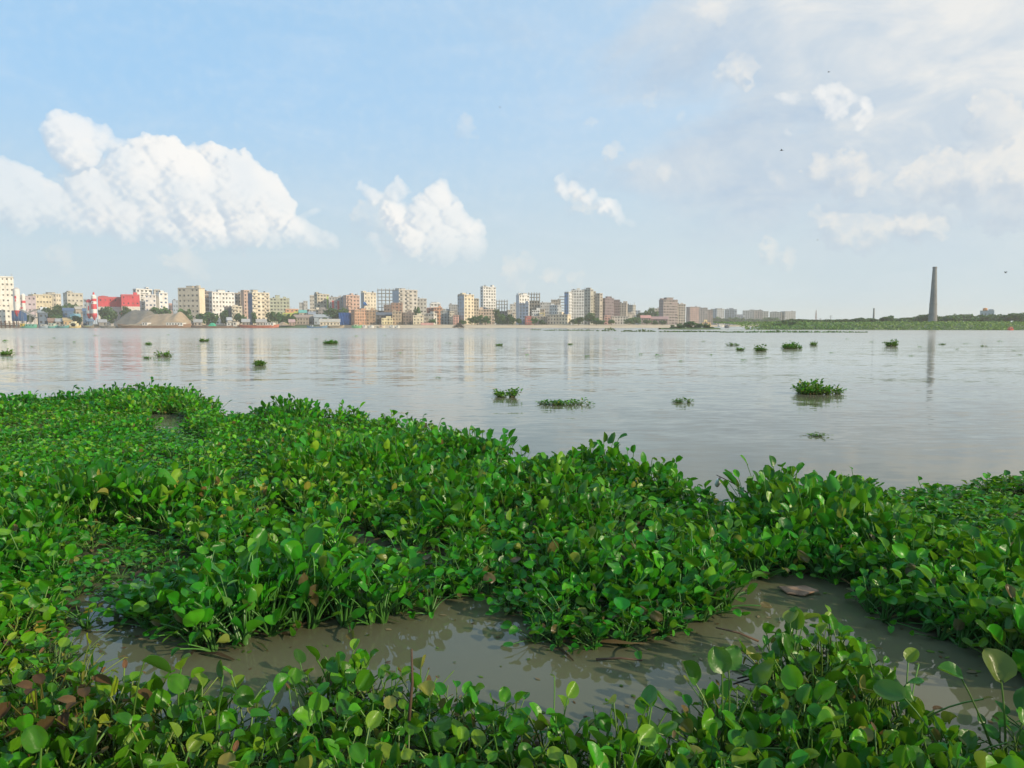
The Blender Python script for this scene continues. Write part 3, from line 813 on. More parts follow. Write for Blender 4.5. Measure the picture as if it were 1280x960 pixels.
# ------------------------------------------------------------------ drifting clumps on the open river
def build_clumps():
    rows = [  # x, base y, width px, height px, label, sparse
        (1020, 492, 66, 21, 'large leafy hyacinth clump drifting on the right half of the river', 0),
        (632, 496, 36, 18, 'dense rounded hyacinth clump drifting above the middle of the raft', 0),
        (708, 506, 80, 13, 'long loose strand of hyacinth with upright shoots beside the rounded clump', 1),
        (855, 503, 24, 9, 'small low hyacinth clump between the loose strand and the large clump', 0),
        (1021, 545, 16, 6, 'few single leaves floating just above the right raft', 1),
        (325, 457, 22, 11, 'small tufted clump drifting above the left raft', 0),
        (413, 430, 18, 6, 'compact dark clump below the blue wrapped structure', 0),
        (255, 427, 13, 5, 'tiny clump below the sand barge', 0),
        (205, 446, 26, 9, 'ragged clump of drifting plants on the left river', 1),
        (186, 431, 16, 4, 'low strip of plants drifting nearer the sand heaps', 1),
        (186, 448, 20, 4, 'thin sparse streak of plants left of the ragged clump', 1),
        (8, 444, 18, 8, 'clump cut by the left picture edge', 0),
        (989, 436, 25, 9, 'widest of the far clumps before the green right bank', 0),
        (1017, 432, 10, 7, 'small round clump just right of the widest far clump', 0),
        (950, 439, 17, 8, 'clump just left of the widest far clump', 0),
        (925, 438, 13, 5, 'dark clump beside the flat far patch', 0),
        (917, 432, 20, 4, 'flat far patch of plants near the island shrubs', 1),
        (930, 451, 9, 4, 'tiny lone clump below the group of far clumps', 0),
        (1115, 433, 17, 8, 'lone round clump left of the chimney reflection', 0),
        (624, 432, 12, 3.5, 'thin dark clump in the middle of the river', 0),
        (712, 431, 13, 3, 'thin speckled patch below the tall grey towers', 1),
        (823, 445, 9, 5, 'tiny upright tuft in the right middle of the river', 0),
        (6, 427, 7, 4, 'tiny tuft near the jetty at the left edge', 0),
        (1178, 431, 13, 3, 'thin patch right of the chimney reflection', 1),
        (1150, 434, 8, 2.5, 'tiny patch left of the chimney reflection', 1)]
    for x, y, w, h in [(1230, 433, 11, 2.5), (1207, 430, 7, 2), (889, 444, 8, 2), (577, 424, 5, 2), (445, 421, 6, 2), (40, 434, 5, 2), (150, 428, 6, 2), (90, 428, 8, 2), (1268, 438, 7, 2), (1275, 444, 5, 2),
                       (659, 444, 4, 3), (733, 446, 4, 2.5), (801, 443, 4, 2), (548, 472, 5, 2), (299, 424, 6, 2), (248, 433, 6, 2), (770, 424, 6, 1.5), (1060, 424, 6, 1.5), (480, 420, 5, 1.5), (610, 419, 6, 1.5), (360, 438, 5, 1.5), (850, 452, 4, 2), (120, 420, 7, 1.5), (210, 419, 6, 1.5), (560, 429, 9, 1.5), (655, 436, 7, 1.5), (775, 437, 8, 1.5), (880, 427, 9, 1.5), (1040, 441, 8, 1.5), (1090, 428, 9, 1.5), (1195, 437, 9, 2), (1250, 427, 9, 1.5), (395, 424, 8, 1.5), (300, 433, 7, 1.5), (500, 441, 6, 1.5), (68, 423, 8, 1.5), (960, 447, 7, 1.5), (1140, 445, 6, 1.5)]:
        rows.append((x, y, w, h, 'tiny dark scrap of hyacinth far out on the open river', 2))
    for (x, y, w, h, lab, sparse) in rows:
        g = ground(x, y)
        wm, hm = w / FPX * g.y, h / FPX * g.y
        dm = wm * (0.75 if not sparse else 0.35)
        big = w > 14
        area = wm * dm * 0.78
        nl = max(4, int(area * (38 if not sparse else 30)))
        nl = min(nl, 70)
        T = TEMPL[1 if big else 0]
        th = RNG.uniform(0, 6.28, nl); r = np.sqrt(RNG.uniform(0, 1, nl)) * 0.92
        lump = 0.55 + 0.6 * vnoise(np.cos(th) * 2 + x, np.sin(th) * 2 + y, 1.0, 77); r = r * np.clip(lump, .5, 1.05)
        pos = np.stack([np.cos(th) * r * wm / 2, np.sin(th) * r * dm / 2, np.zeros(nl)], -1)
        size = hm / (0.52 if w > 30 else 0.42) * (1.0 - 0.45 * r ** 2) * np.where(RNG.random(nl) < 0.16, RNG.uniform(1.0, 1.35, nl), RNG.uniform(0.5, 0.9, nl))
        sxy = np.clip(size, 0.75, 1.3)
        ln = np.stack([np.cos(th) * r * .4, np.sin(th) * r * .3], -1)
        tint = np.ones((nl, 3)) * RNG.uniform(.85, 1.2, (nl, 1)) * np.array((1.15, 1.02, 1.0))
        d = merge_plants(T, RNG.integers(0, len(T), nl), pos, RNG.uniform(0, 6.28, nl), sxy, size / sxy, ln, tint)
        o = empty('hyacinth_clump', g)
        tag(o, lab, 'water plant', 'hyacinth clumps drifting on the river')
        link('leaves', np_mesh('leaves', d['b'][0], d['b'][1], M_LEAF, col=d['b'][2]), o)
        if w > 9: link('stalks', np_mesh('stalks', d['s'][0], d['s'][1], M_STALK, col=d['s'][2]), o)
build_clumps()

# ------------------------------------------------------------------ small things afloat
def small_things():
    # broken board at the raft edge
    g = ground(998, 741)
    o = empty('broken_board', g, R(-12))
    mb = MB()
    outl = [(-.15, .035), (-.10, -.07), (.03, -.105), (.075, -.06), (.155, -.02), (.06, .06), (-.02, .045)]
    n = len(outl)
    vsx = [(x, y, .006 + .16 * (y + .095) + .05 * (x + .1)) for x, y in outl] + [(x * .98, y * .98, .015 + .16 * (y + .095) + .05 * (x + .1)) for x, y in outl]
    mb.add(vsx, [tuple(range(n - 1, -1, -1)), tuple(range(n, 2 * n))] + [(i, (i + 1) % n, n + (i + 1) % n, n + i) for i in range(n)])
    mb.build('board', surf((0.30, 0.19, 0.12), 0.85, 0.55, 14, False, name='weathered_board'), o)
    tag(o, 'broken reddish board caught on the raft edge between pool and channel', 'board')
    # white bottle
    g = ground(893, 637)
    mb = MB(); mb.tube([(0, 0, 0.16), (0, 0.01, .19), (0, .02, .33), (0, .025, .36), (0, .027, .39)], [.03, .038, .038, .014, .014], 10)
    o = empty('plastic_bottle', g); o.rotation_euler = (0.9, -0.6, 0.4); o.scale = (.8, .8, .8); o.location.z = 0.25
    mb.build('bottle_body', surf((0.75, 0.74, 0.7), 0.35, .1, 12, False, name='white_plastic'), o, smooth=True)
    mb = MB(); mb.tube([(0, .027, .385), (0, .028, .415)], .017, 8); mb.build('bottle_cap', surf((0.05, 0.05, 0.06), .5, .1, 5, False, name='dark_plastic'), o)
    tag(o, 'white plastic bottle lodged aslant at the notch in the raft rim', 'bottle')
    # dead stalks that stand out
    for (x, y, L, az, lean_, lab) in [(512, 975, .34, 1.3, .12, 'brown dead stalk standing upright in the bottom edge clump'), (935, 640, .42, 2.7, 1.1, 'thin dark twig slanting out from the right raft over the river'),
                                      (745, 828, .30, -0.2, 1.5, 'green dead stalk lying on the pool below the raft'), (948, 805, .30, 3.0, 1.3, 'brown stick pointing at the pool beside the root ball')]:
        g = ground(x, y)
        d = Vector((math.cos(az) * math.sin(lean_), math.sin(az) * math.sin(lean_), math.cos(lean_)))
        b = Vector((0, 0, 0.3 if lean_ < .2 else .02 if lean_ > 1.2 else .22))
        mb = MB(); mb.tube([b, b + d * L * .5 + Vector((.01, 0, .012)), b + d * L], [.009, .0075, .005], 6)
        o = mb.build('dead_stalk', surf((0.10, 0.06, 0.035), .8, .3, 9, False, name='dead_stalk'), None, g, smooth=True)
        tag(o, lab, 'stalk')
    # brown withered leaves on the near bank at left
    specs = [(random.uniform(0, 6.28), random.uniform(.02, .32), random.uniform(.2, .42), .1, .06, random.uniform(-.8, .6), random.uniform(-.8, .8), np.array((0.13, 0.075, 0.03)) * random.uniform(.5, 1.2)) for _ in range(14)]
    for (x, y, lab) in [(55, 945, 'withered rusty brown hyacinth leaves near the left picture edge'), (110, 965, 'withered brown leaves beside the tall lone stalk')]:
        T = make_plant(specs, 1, RNG)
        o = empty('withered_hyacinth', ground(x, y)); tag(o, lab, 'dead plant')
        link('leaves', np_mesh('leaves', T['bv'], T['bf'], M_DEAD, col=T['bc']), o); link('stalks', np_mesh('stalks', T['sv'], T['sf'], M_DEAD, col=T['sc'] * np.array((1.1, .5, .5))), o)
small_things()

def pool_scraps():
    V, F, C = [], [], []
    n = 0
    while n < 280:
        x, y = RNG.uniform(30, 1270), RNG.uniform(735, 985)
        g = ground(x, y); a = np.array([g.x]); b = np.array([g.y])
        if inside(RAFT, a, b)[0] or inside(STRIP, a, b)[0]: continue
        near = inside(RAFT, a, b + .16)[0] or inside(RAFT, a + .12, b + .1)[0] or inside(STRIP, a, b - .14)[0]
        if not near and RNG.random() < .86: continue
        n += 1
        th = RNG.uniform(0, 6.28); L = RNG.uniform(.006, .022) * (1.8 if RNG.random() < .12 else 1); w = L * RNG.uniform(.4, .9); z = .003 + RNG.uniform(0, .004)
        c, s_ = math.cos(th), math.sin(th); j = len(V)
        for u, v in ((-1, -.3), (-.2, -1), (1, -.2), (.7, .5), (-.1, .9), (-.9, .4)):
            V.append((g.x + c * u * L - s_ * v * w, g.y + s_ * u * L + c * v * w, z + .002 * u))
        F += [(j, j + 1, j + 2, j + 3), (j, j + 3, j + 4, j + 5)]
        r = RNG.random()
        C += [np.array((.07, .15, .02) if r < .55 else (.10, .065, .03) if r < .85 else (.26, .22, .12)) * RNG.uniform(.6, 1.3)] * 6
    tag(link('floating_scraps', np_mesh('floating_scraps', np.array(V), np.array(F), M_DEAD, col=np.array(C), smooth=False)), 'scraps of leaf and duckweed afloat along the pool edges', 'plant litter', kind='stuff')
pool_scraps()

# ------------------------------------------------------------------ the city on the far bank
CREAM, WHITE, BEIGE, GREY = (0.70, 0.63, 0.51), (0.76, 0.75, 0.73), (0.54, 0.48, 0.39), (0.45, 0.44, 0.43)
BLUEGREY, BROWN, PINK, RED = (0.36, 0.42, 0.50), (0.31, 0.23, 0.18), (0.60, 0.36, 0.31), (0.62, 0.07, 0.09)
DARK, PEACH, YELLOW, NAVY = (0.16, 0.155, 0.17), (0.66, 0.36, 0.22), (0.68, 0.56, 0.25), (0.10, 0.15, 0.27)
PALE, LILAC, CONC, ROSE = (0.58, 0.55, 0.50), (0.55, 0.46, 0.50), (0.34, 0.325, 0.30), (0.50, 0.36, 0.30)
TAUPE, OLIVE = (0.40, 0.34, 0.28), (0.45, 0.47, 0.36)
BRICK = (0.42, 0.19, 0.115)
M_PANE = surf((0.04, 0.045, 0.052), 0.25, 0.3, 0.6, False, name='dark_window_glass')
M_PANE_B = surf((0.06, 0.12, 0.25), 0.25, 0.3, 0.6, False, name='blue_window_glass')
M_PANE_L = surf((0.14, 0.135, 0.125), 0.4, 0.3, 0.6, False, name='curtained_window')
M_TANK = surf((0.05, 0.05, 0.055), 0.5, 0.2, 1, False, name='black_plastic')
M_CONC = surf(CONC, 0.95, 0.35, 0.3, name='raw_concrete')
M_STEEL = surf((0.22, 0.22, 0.23), 0.6, 0.3, 1, False, name='grey_steel')
M_ROOFSL = surf((0.30, 0.29, 0.275), 0.9, 0.35, 0.3, False, name='roof_concrete')

_win = {}
def window_mesh(w, h, pane, trim):
    key = (round(w, 1), round(h, 1), pane.name, trim.name)
    if key not in _win:
        mb = MB(); w, h = key[0], key[1]
        mb.box((0, 0.02, 0), (w, 0.12, h), 0)
        mb.box((0, -0.17, h / 2 + 0.06), (w + 0.4, 0.46, 0.11), 1)        # sun hood
        mb.box((0, -0.05, -h / 2 - 0.04), (w + 0.2, 0.22, 0.08), 1)
        mb.box((0, -0.045, 0), (0.07, 0.03, h - 0.02), 1)
        me = bpy.data.meshes.new('window'); me.from_pydata(mb.v, [], mb.f)
        me.materials.append(pane); me.materials.append(trim)
        me.polygons.foreach_set('material_index', mb.m); me.update()
        _win[key] = me
    return _win[key]

def frame_of(x0, x1, yt, d, side, fr, zb, theta=None, dep=None):
    span = (x1 - x0) / FPX * d
    xm = ((x0 + x1) / 2 - 640) / FPX * d
    phi = math.atan2(xm, d)
    zt = at((x0 + x1) / 2, yt, d).z
    if side:
        th = R(theta or 32)
        w = fr * span / math.cos(th); dp = max(5.0, (1 - fr) * span / math.sin(th))
        th = th if side == 'L' else -th
    else:
        th = R(random.uniform(-4, 4)); w = span * 0.97; dp = dep or 13.0
    return xm, th - phi, w, dp, zb, zt - zb

def grid_windows(o, nf, nc, w, h, face_y, rot, cx, fh, ww, wh, pane, trim, z0=0.0, skip=None, ctr=0.52):
    cw = w / nc
    me = window_mesh(min(ww * cw, 3.2), wh, pane, trim)
    alt = window_mesh(min(ww * cw, 3.2), wh, M_PANE_L, trim)
    for f in range(nf):
        for c in range(nc):
            if skip and skip(f, c): continue
            u = -w / 2 + (c + 0.5) * cw
            p = Matrix.Rotation(rot, 3, 'Z') @ Vector((u + cx, face_y, z0 + (f + ctr) * fh))
            if random.random() < .07: continue
            q = link('window', alt if random.random() < .3 else me, o, p); q.rotation_euler = (0, 0, rot)
            q.scale = (random.choice((.8, 1, 1, 1.15)), 1, random.choice((.85, 1, 1)))

def building(name, cat, label, x0, x1, yt, d, col, nf, nc, side=None, fr=0.7, ns=2, zb=2.4, box=(), ww=0.42, wh=1.5, band=False, balc=(), pane=None,
             side_col=None, brick=False, tank=True, top=True, theta=None, dep=None, lower=None, panels=(), trim=None, roof='flat', roof_col=None, skip=None):
    xm, rz, w, dp, zb, H = frame_of(x0, x1, yt, d, side, fr, zb, theta, dep)
    o = empty(name, (xm, d + dp / 2, zb), rz)
    tag(o, label, cat)
    m = brick_mat(col) if brick else surf(col, 0.85, 0.38, 0.22, name='plaster')
    tm = surf(trim, 0.85, 0.2, 0.3, name='trim_plaster') if trim else (surf(tuple(c * 0.85 for c in col), 0.85, 0.2, 0.3, name='trim_plaster'))
    pane = pane or M_PANE
    fh = H / nf
    flat = roof == 'flat'
    hb = H - (0.95 if flat and top else 0.0)
    mb = MB(); mb.box((0, 0, hb / 2), (w, dp, hb)); mb.build('wall', m, o)
    if flat:
        mb = MB(); mb.box((0, 0, hb + 0.1), (w + 0.5, dp + 0.5, 0.2)); mb.build('roof', M_ROOFSL, o)
        if top:
            mb = MB(); t_ = 0.18
            for sy in (-1, 1): mb.box((0, sy * (dp / 2 - t_ / 2), hb + 0.2 + 0.375), (w, t_, 0.75))
            for sx in (-1, 1): mb.box((sx * (w / 2 - t_ / 2), 0, hb + 0.2 + 0.375), (t_, dp - 2 * t_ - .004, 0.75))
            mb.build('parapet', m, o)
    else:
        rh = 1.6 if dp < 12 else 2.4
        mb = MB(); e = 0.5
        a, b = w / 2 + e, dp / 2 + e
        mb.add([(-a, -b, hb), (a, -b, hb), (a, b, hb), (-a, b, hb), (-a, 0, hb + rh), (a, 0, hb + rh)], [(0, 1, 5, 4), (2, 3, 4, 5), (0, 4, 3), (1, 2, 5), (0, 3, 2, 1)])
        mb.build('roof', surf(roof_col or (0.35, 0.35, 0.36), 0.6, 0.35, 0.4, name='tin_sheet'), o)
    k = 0
    for (f0, f1, px) in box:
        bw = (f1 - f0) * w; bh = px / FPX * d; cx = -w / 2 + (f0 + f1) / 2 * w
        mb = MB(); mb.box((cx, dp * 0.08, hb + 0.2 + bh / 2), (bw, min(dp * 0.6, bw + 2), bh - 0.004)); s_ = mb.build('stair_head', m, o)
        mb = MB(); mb.box((cx, dp * 0.08, hb + 0.2 + bh + 0.1), (bw + .5, min(dp * 0.6, bw + 2) + .5, 0.2)); mb.build('roof_slab', M_ROOFSL, s_)
        k += 1
    if tank and flat and w > 7:
        cx = random.choice((-.3, .28)) * w
        mb = MB(); zt = hb + 0.2
        mb.tube([(cx, -dp * .2, zt), (cx, -dp * .2, zt + 1.5), (cx, -dp * .2, zt + 1.75), (cx, -dp * .2, zt + 1.95)], [0.75, 0.75, 0.5, 0.25], 10)
        mb.build('water_tank', M_TANK, o)
    if flat and d < 900 and w > 6:
        zt = hb + 0.2
        if random.random() < .75:
            cx = random.uniform(-.4, .4) * w; bw = random.uniform(2, 4); bh = random.uniform(1.8, 2.8)
            mb = MB(); mb.box((cx, dp * .2, zt + bh / 2), (bw, 3, bh - .002)); mb.build('roof_hut', m, o)
        for k in range(random.randint(1, 4)):
            mb = MB(); x_, y_ = random.uniform(-.47, .47) * w, random.uniform(-.4, .3) * dp; hh = random.uniform(1.2, 3.4)
            mb.box((x_, y_, zt + hh / 2), (.16, .16, hh)); mb.build('rooftop_rod', M_CONC, o)
    if band:
        mb = MB()
        for f in range(1, nf): mb.box((0, 0, f * fh), (w + 0.35, dp + 0.35, 0.16))
        mb.build('floor_band', tm, o)
    grid_windows(o, nf, nc, w, H, -dp / 2, 0, 0, fh, ww, min(wh, fh * .55), pane, tm, skip=skip)
    if side:
        sx = -1 if side == 'L' else 1
        if side_col:  # flank colour
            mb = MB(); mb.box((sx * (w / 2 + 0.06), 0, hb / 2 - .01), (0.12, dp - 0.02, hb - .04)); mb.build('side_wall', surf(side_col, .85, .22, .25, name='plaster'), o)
        if ns:
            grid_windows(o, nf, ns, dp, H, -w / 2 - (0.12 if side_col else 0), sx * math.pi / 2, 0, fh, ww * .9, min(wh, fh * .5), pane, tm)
    if lower:
        c_, frac = lower
        mb = MB(); mb.box((0, -dp / 2 - 0.06, H * frac / 2), (w + 0.02, 0.12, H * frac)); mb.build('lower_wall', surf(c_, .85, .25, .3, name='plaster'), o)
    for (f0, f1, c_, g0, g1) in panels:
        mb = MB(); mb.box((-w / 2 + (f0 + f1) / 2 * w, -dp / 2 - 0.05, H * (g0 + g1) / 2), ((f1 - f0) * w, 0.1, H * (g1 - g0))); mb.build('wall_panel', surf(c_, .85, .25, .3, name='plaster'), o)
    for (f0, f1) in balc:
        bw = (f1 - f0) * w
        for f in range(1, nf):
            mb = MB(); cx = -w / 2 + (f0 + f1) / 2 * w; z = f * fh
            mb.box((cx, -dp / 2 - 0.56, z), (bw, 1.12, 0.14)); mb.box((cx, -dp / 2 - 1.07, z + 0.52), (bw, 0.1, 0.9))
            for e in (-1, 1): mb.box((cx + e * (bw / 2 - .05), -dp / 2 - 0.51, z + 0.52), (0.1, 1.0, 0.9))
            mb.build('balcony', tm, o)
    return o

def skeleton(label, x0, x1, yt, d, nf, nc, infill=0, infill_col=BRICK, side=None, fr=.7, rods=True, zb=2.4):
    xm, rz, w, dp, zb, H = frame_of(x0, x1, yt, d, side, fr, zb, dep=11)
    o = empty('unfinished_building', (xm, d + dp / 2, zb), rz); tag(o, label, 'building')
    fh = H / nf
    for f in range(nf):
        mb = MB(); mb.box((0, 0, (f + 1) * fh - .15), (w + .6, dp + .6, .3)); mb.build('floor_slab', M_CONC, o)
    for c in range(nc + 1):
        for r_ in range(3):
            mb = MB(); x = -w / 2 + .3 + c * (w - .6) / nc; y = -dp / 2 + .3 + r_ * (dp - .6) / 2
            for f in range(nf): mb.box((x, y, f * fh + (fh - .3) / 2), (.5, .5, fh - .302))
            if rods: mb.box((x, y, H + .7), (.18, .18, 1.4))
            mb.build('column', M_CONC, o)
    for f in range(infill):
        mb = MB(); z = f * fh + (fh - .3) / 2
        mb.box((0, -dp / 2 + .68, z), (w - 1.3, .2, fh - .31)); mb.box((0, dp / 2 - .68, z), (w - 1.3, .2, fh - .31))
        q = mb.build('brick_infill', brick_mat(infill_col), o)
        me = window_mesh(1.6, 1.4, M_PANE, M_CONC)
        for c in range(nc): link('window_opening', me, q, (-w / 2 + (c + .5) * w / nc, -dp / 2 + .56, z))
    return o

def B(*a, **k): return building('apartment_block', 'apartment block', *a, **k)
def H(*a, **k):
    k.setdefault('tank', False); return building('house', 'house', *a, **k)

def build_city():
    # ---- left: works yard and factory
    B('tall cream block with rows of square windows cut by the left picture edge', -26, 11.5, 345, 575, (.78, .75, .68), 9, 8, None, wh=1.3, ww=.36, tank=False)
    B('long pale lilac works building behind the white silo pair', 12, 40, 369.5, 660, LILAC, 5, 6, None, ww=.4, lower=((.62, .58, .55), .3), tank=False)
    B('pale yellow block between the silo pair and green trees', 38, 63, 368, 690, (.62, .55, .40), 6, 6, 'L', .8, ns=1)
    B('stepped cream block just left of the yard trees', 56, 75, 367, 700, CREAM, 7, 4, 'R', .72, ns=2, box=((.1, .6, 2.5),))
    B('isolated grey beige block between the yard trees and red striped silos', 81.5, 103, 366, 760, (.52, .49, .42), 6, 4, 'L', .8, box=((.1, .45, 1.6),))
    B('dark blue grey building partly behind the red striped silos', 103.5, 111, 373.5, 780, BLUEGREY, 6, 2)
    building('factory', 'factory', 'wide crimson factory with a white lower half behind the sand heaps', 121.5, 150, 371, 655, RED, 4, 5, None, ww=.25, lower=((.66, .63, .58), .64), box=((.05, .4, 1.8),), tank=False)
    building('factory', 'factory', 'taller right wing of the crimson factory', 150, 171, 368, 650, RED, 5, 4, None, ww=.25, lower=((.66, .63, .58), .60), tank=False)
    # ---- white and beige blocks over the sand heaps
    B('white block with dark roof edge right beside the crimson factory', 169, 190, 361, 700, WHITE, 8, 4, 'L', .86, ns=1, ww=.5, balc=((.3, .75),))
    B('lower white block with blue windows in front of taller white neighbours', 180, 193, 368, 680, WHITE, 7, 3, None, pane=M_PANE_B)
    B('narrow white stair tower between two white blocks with blue windows', 191, 198, 361.5, 705, PALE, 8, 1, None, tank=False)
    B('white block with blue windows at the right end of the white row', 197.5, 209, 365.5, 690, WHITE, 8, 2, 'L', .85, ns=0, pane=M_PANE_B)
    B('small far pinkish building in the gap right of the white row', 210, 216, 379, 880, PINK, 5, 2, tank=False)
    B('small far blue grey building left of the big beige block', 215, 224, 375, 860, BLUEGREY, 6, 3, band=True)
    B('big beige block with an end wall coloured cream for sunlight and roof room', 223.5, 254.5, 359.5, 640, BEIGE, 7, 5, 'R', .78, ns=0, box=((.32, .62, 3.2),), side_col=(.74, .66, .5), ww=.36)  # side colour paints in the sun on the end wall
    B('open floored brown block between the beige block and white block', 254, 265, 364, 670, BROWN, 8, 3, None, band=True, balc=((.1, .9),), trim=(.5, .45, .4))
    B('wide white block with a central tower and dark square windows', 263.5, 292.5, 365, 660, WHITE, 8, 7, 'L', .9, ns=1, box=((.32, .62, 3.5),), ww=.42)
    H('dark shed with a cream gable in front of the wide white block', 279, 288, 383, 610, DARK, 4, 2)
    H('narrow cream house in front of the grey brown block', 287.5, 300, 382.5, 605, CREAM, 5, 3, balc=((.1, .6),))
    B('grey brown block left of the pinkish brown tower', 292.5, 303.5, 366, 680, TAUPE, 9, 3, ww=.5)
    B('pinkish brown tower touching the navy sided block', 303, 311.5, 362.5, 670, ROSE, 10, 2, 'L', .8, ns=0)
    B('cream block with bands of balconies and a side wall coloured navy for shade', 311, 336.5, 365.5, 625, CREAM, 8, 4, 'L', .8, ns=0, side_col=NAVY, box=((.12, .4, 4),), ww=.5, balc=((.02, .28), (.72, .98)))  # navy paints in the blue shadow on the left face
    B('grey green block behind trees right of the navy sided block', 336, 360, 372.5, 690, OLIVE, 8, 6, None, box=((.3, .52, 4.5),), ww=.48)
    B('faint far grey block standing alone in the skyline gap', 374, 378.5, 378, 1050, GREY, 7, 2, tank=False)
    B('faint far grey tower beside its smaller twin in the gap', 379, 384, 376, 1050, GREY, 8, 2, tank=False)
    B('beige grey block at the left end of the colourful row', 386.5, 395, 369, 720, PALE, 8, 3)
    B('block with olive roof rooms and a lime green stair strip', 394, 411.5, 367.5, 700, (.50, .46, .38), 9, 4, 'L', .85, ns=1, panels=((.78, .9, (.35, .5, .12), .3, .93),), box=((0, .45, 1.6),))
    B('grey block with two red wall panels', 410.5, 428, 371, 690, GREY, 7, 5, None, panels=((.2, .36, (.68, .1, .1), .36, .86), (.58, .74, (.68, .1, .1), .36, .86)), ww=.3)
    B('dark slate tower strip right of the red panelled block', 427, 432, 370, 680, (.2, .22, .27), 8, 1, tank=False)
    B('pink and tan block above the blue wrapped structure', 430.5, 449, 369, 675, (.58, .40, .33), 8, 4, 'L', .88, ns=0, band=True, box=((.3, .7, 1.5),), balc=((.05, .4),))
    # ---- low houses left of centre
    H('small peach house with a flat roof behind the shore trees', 355, 371, 386, 625, PEACH, 4, 3, band=True)
    H('bright lime yellow house among the shore trees', 352, 373, 391, 612, (.58, .62, .14), 3, 4)
    H('house with a teal tin roof near the lime yellow house', 372, 381, 391, 606, (.55, .5, .42), 3, 2, roof='gable', roof_col=(.16, .45, .38))
    H('long grey shed with a brown tin roof on the shore', 366, 384, 397, 585, TAUPE, 2, 5, roof='gable', roof_col=(.38, .28, .22))
    H('long pale blue shed with a row of square windows', 391, 413, 396.5, 592, (.36, .41, .46), 2, 5, roof='gable', roof_col=(.4, .42, .43))
    H('low cream shed on the shore below the blue wrapped structure', 398, 423, 402.5, 572, CREAM, 1, 6, zb=1.6, roof='gable', roof_col=(.55, .5, .42))
    H('grey tin house between the long sheds', 384, 392, 393, 600, GREY, 3, 2, roof='gable', roof_col=(.3, .32, .36))
    H('dark slate house behind the long pale blue shed', 397, 409, 386, 640, (.3, .28, .28), 5, 3)
    H('small cream house left of the dark slate house', 385, 397, 387, 650, CREAM, 5, 3)
    # blue wrapped structure
    xm, rz, w, dp, zb, h = frame_of(424, 440, 391, 588, 'R', .8, 2.2)
    o = empty('scaffold_shed', (xm, 588 + dp / 2, zb), rz); tag(o, 'large box shaped structure wrapped in bright blue sheeting', 'shed')
    mb = MB(); n = 14
    for j in range(5):
        for i in range(n + 1):
            mb.v.append((-w / 2 + w * i / n, -dp / 2 + .25 * math.sin(i * 1.9 + j), h * j / 4))
    for j in range(4):
        for i in range(n): mb.f.append((j * (n + 1) + i, j * (n + 1) + i + 1, (j + 1) * (n + 1) + i + 1, (j + 1) * (n + 1) + i)); mb.m.append(0)
    mb.box((0, .2, h / 2 - .1), (w, dp - .9, h - .2))
    mb.build('sheeting', surf((.03, .13, .42), .5, .5, .5, name='blue_sheeting'), o, smooth=False)
    mb = MB(); mb.box((0, 0.1, h + .1), (w + .3, dp, .2)); mb.build('roof', surf((.1, .16, .3), .6, .4, .4, name='tin_sheet'), o)
    # ---- brick and cream group
    H('orange brick house block close to the waterline', 440.5, 457, 387, 586, (.55, .30, .19), 5, 5, 'L', .9, ns=0, brick=True, band=True, trim=(.5, .42, .33), zb=2.2)
    H('unplastered tan brick block joined to the orange brick block', 456.5, 468, 387.5, 590, (.46, .31, .2), 5, 3, None, brick=True, band=True, zb=2.2)
    B('cream slab with small windows and a blue tarpaulin at its corner', 452, 470.5, 365.5, 650, CREAM, 9, 4, 'L', .8, ns=0, ww=.26, side_col=(.35, .36, .38))  # grey side colour stands for the slab's shaded face
    skeleton('bare concrete frame seen through, right of the cream slab', 471.5, 492, 362, 690, 10, 4, infill=4, infill_col=(.3, .25, .22))
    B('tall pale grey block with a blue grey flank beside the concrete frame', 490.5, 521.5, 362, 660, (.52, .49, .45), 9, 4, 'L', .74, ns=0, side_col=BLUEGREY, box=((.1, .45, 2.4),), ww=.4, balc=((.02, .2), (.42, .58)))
    H('reddish brown brick building rising before the tall pale grey block', 488, 502, 378.5, 615, (.38, .2, .14), 7, 3, brick=True, band=True, trim=(.42, .33, .26))
    H('dark unplastered building behind the dark roofed shed', 479, 491, 381, 640, (.26, .19, .16), 6, 3, brick=True)
    B('grey white block with a skeletal right half', 520.5, 533, 373, 720, PALE, 7, 3, band=True)
    H('wide dark roofed shed above the cream shore house', 470, 489, 394, 606, DARK, 3, 4, roof='gable', roof_col=(.13, .14, .17))
    H('cream shore house with dark doorways left of the brick house', 475.5, 489.5, 397.5, 585, (.75, .66, .42), 2, 4)
    H('narrow beige brick house by the moored white boats', 489.5, 501, 389, 595, (.48, .38, .27), 4, 3, brick=True)
    H('dark brown brick house pair behind the cream square house', 502, 517, 390.5, 610, (.2, .16, .15), 4, 4, brick=True)
    H('square cream house with nine windows near the embankment', 515.5, 528.5, 394, 588, (.72, .64, .48), 3, 3, ww=.34)
    H('grey plastered house left of the tree on the embankment', 533, 545.5, 391.5, 600, PALE, 3, 3, 'R', .8, ns=1)
    H('house with a rust red roof below the white topped block', 533, 542, 384.5, 640, (.4, .2, .16), 6, 2)
    H('white topped block behind the peach orange house', 537, 550, 379, 690, WHITE, 6, 3, box=((.2, .6, 2.2),))
    H('peach orange house with dark square windows', 541.5, 552.5, 384, 635, PEACH, 5, 3)
    H('dim blue grey house left of the narrow cream house', 551, 563, 388, 615, (.34, .36, .37), 5, 3)
    H('narrow cream house with a red tinted roof near the brush pile', 561.5, 567.5, 389, 605, CREAM, 5, 2, box=((.1, .8, 1.5),))
    H('low pinkish house against the blue sided tower', 566.5, 573, 394, 600, PINK, 4, 2)
    B('far grey block seen between the narrow cream house and the blue sided tower', 561, 573, 380.5, 860, GREY, 8, 4)
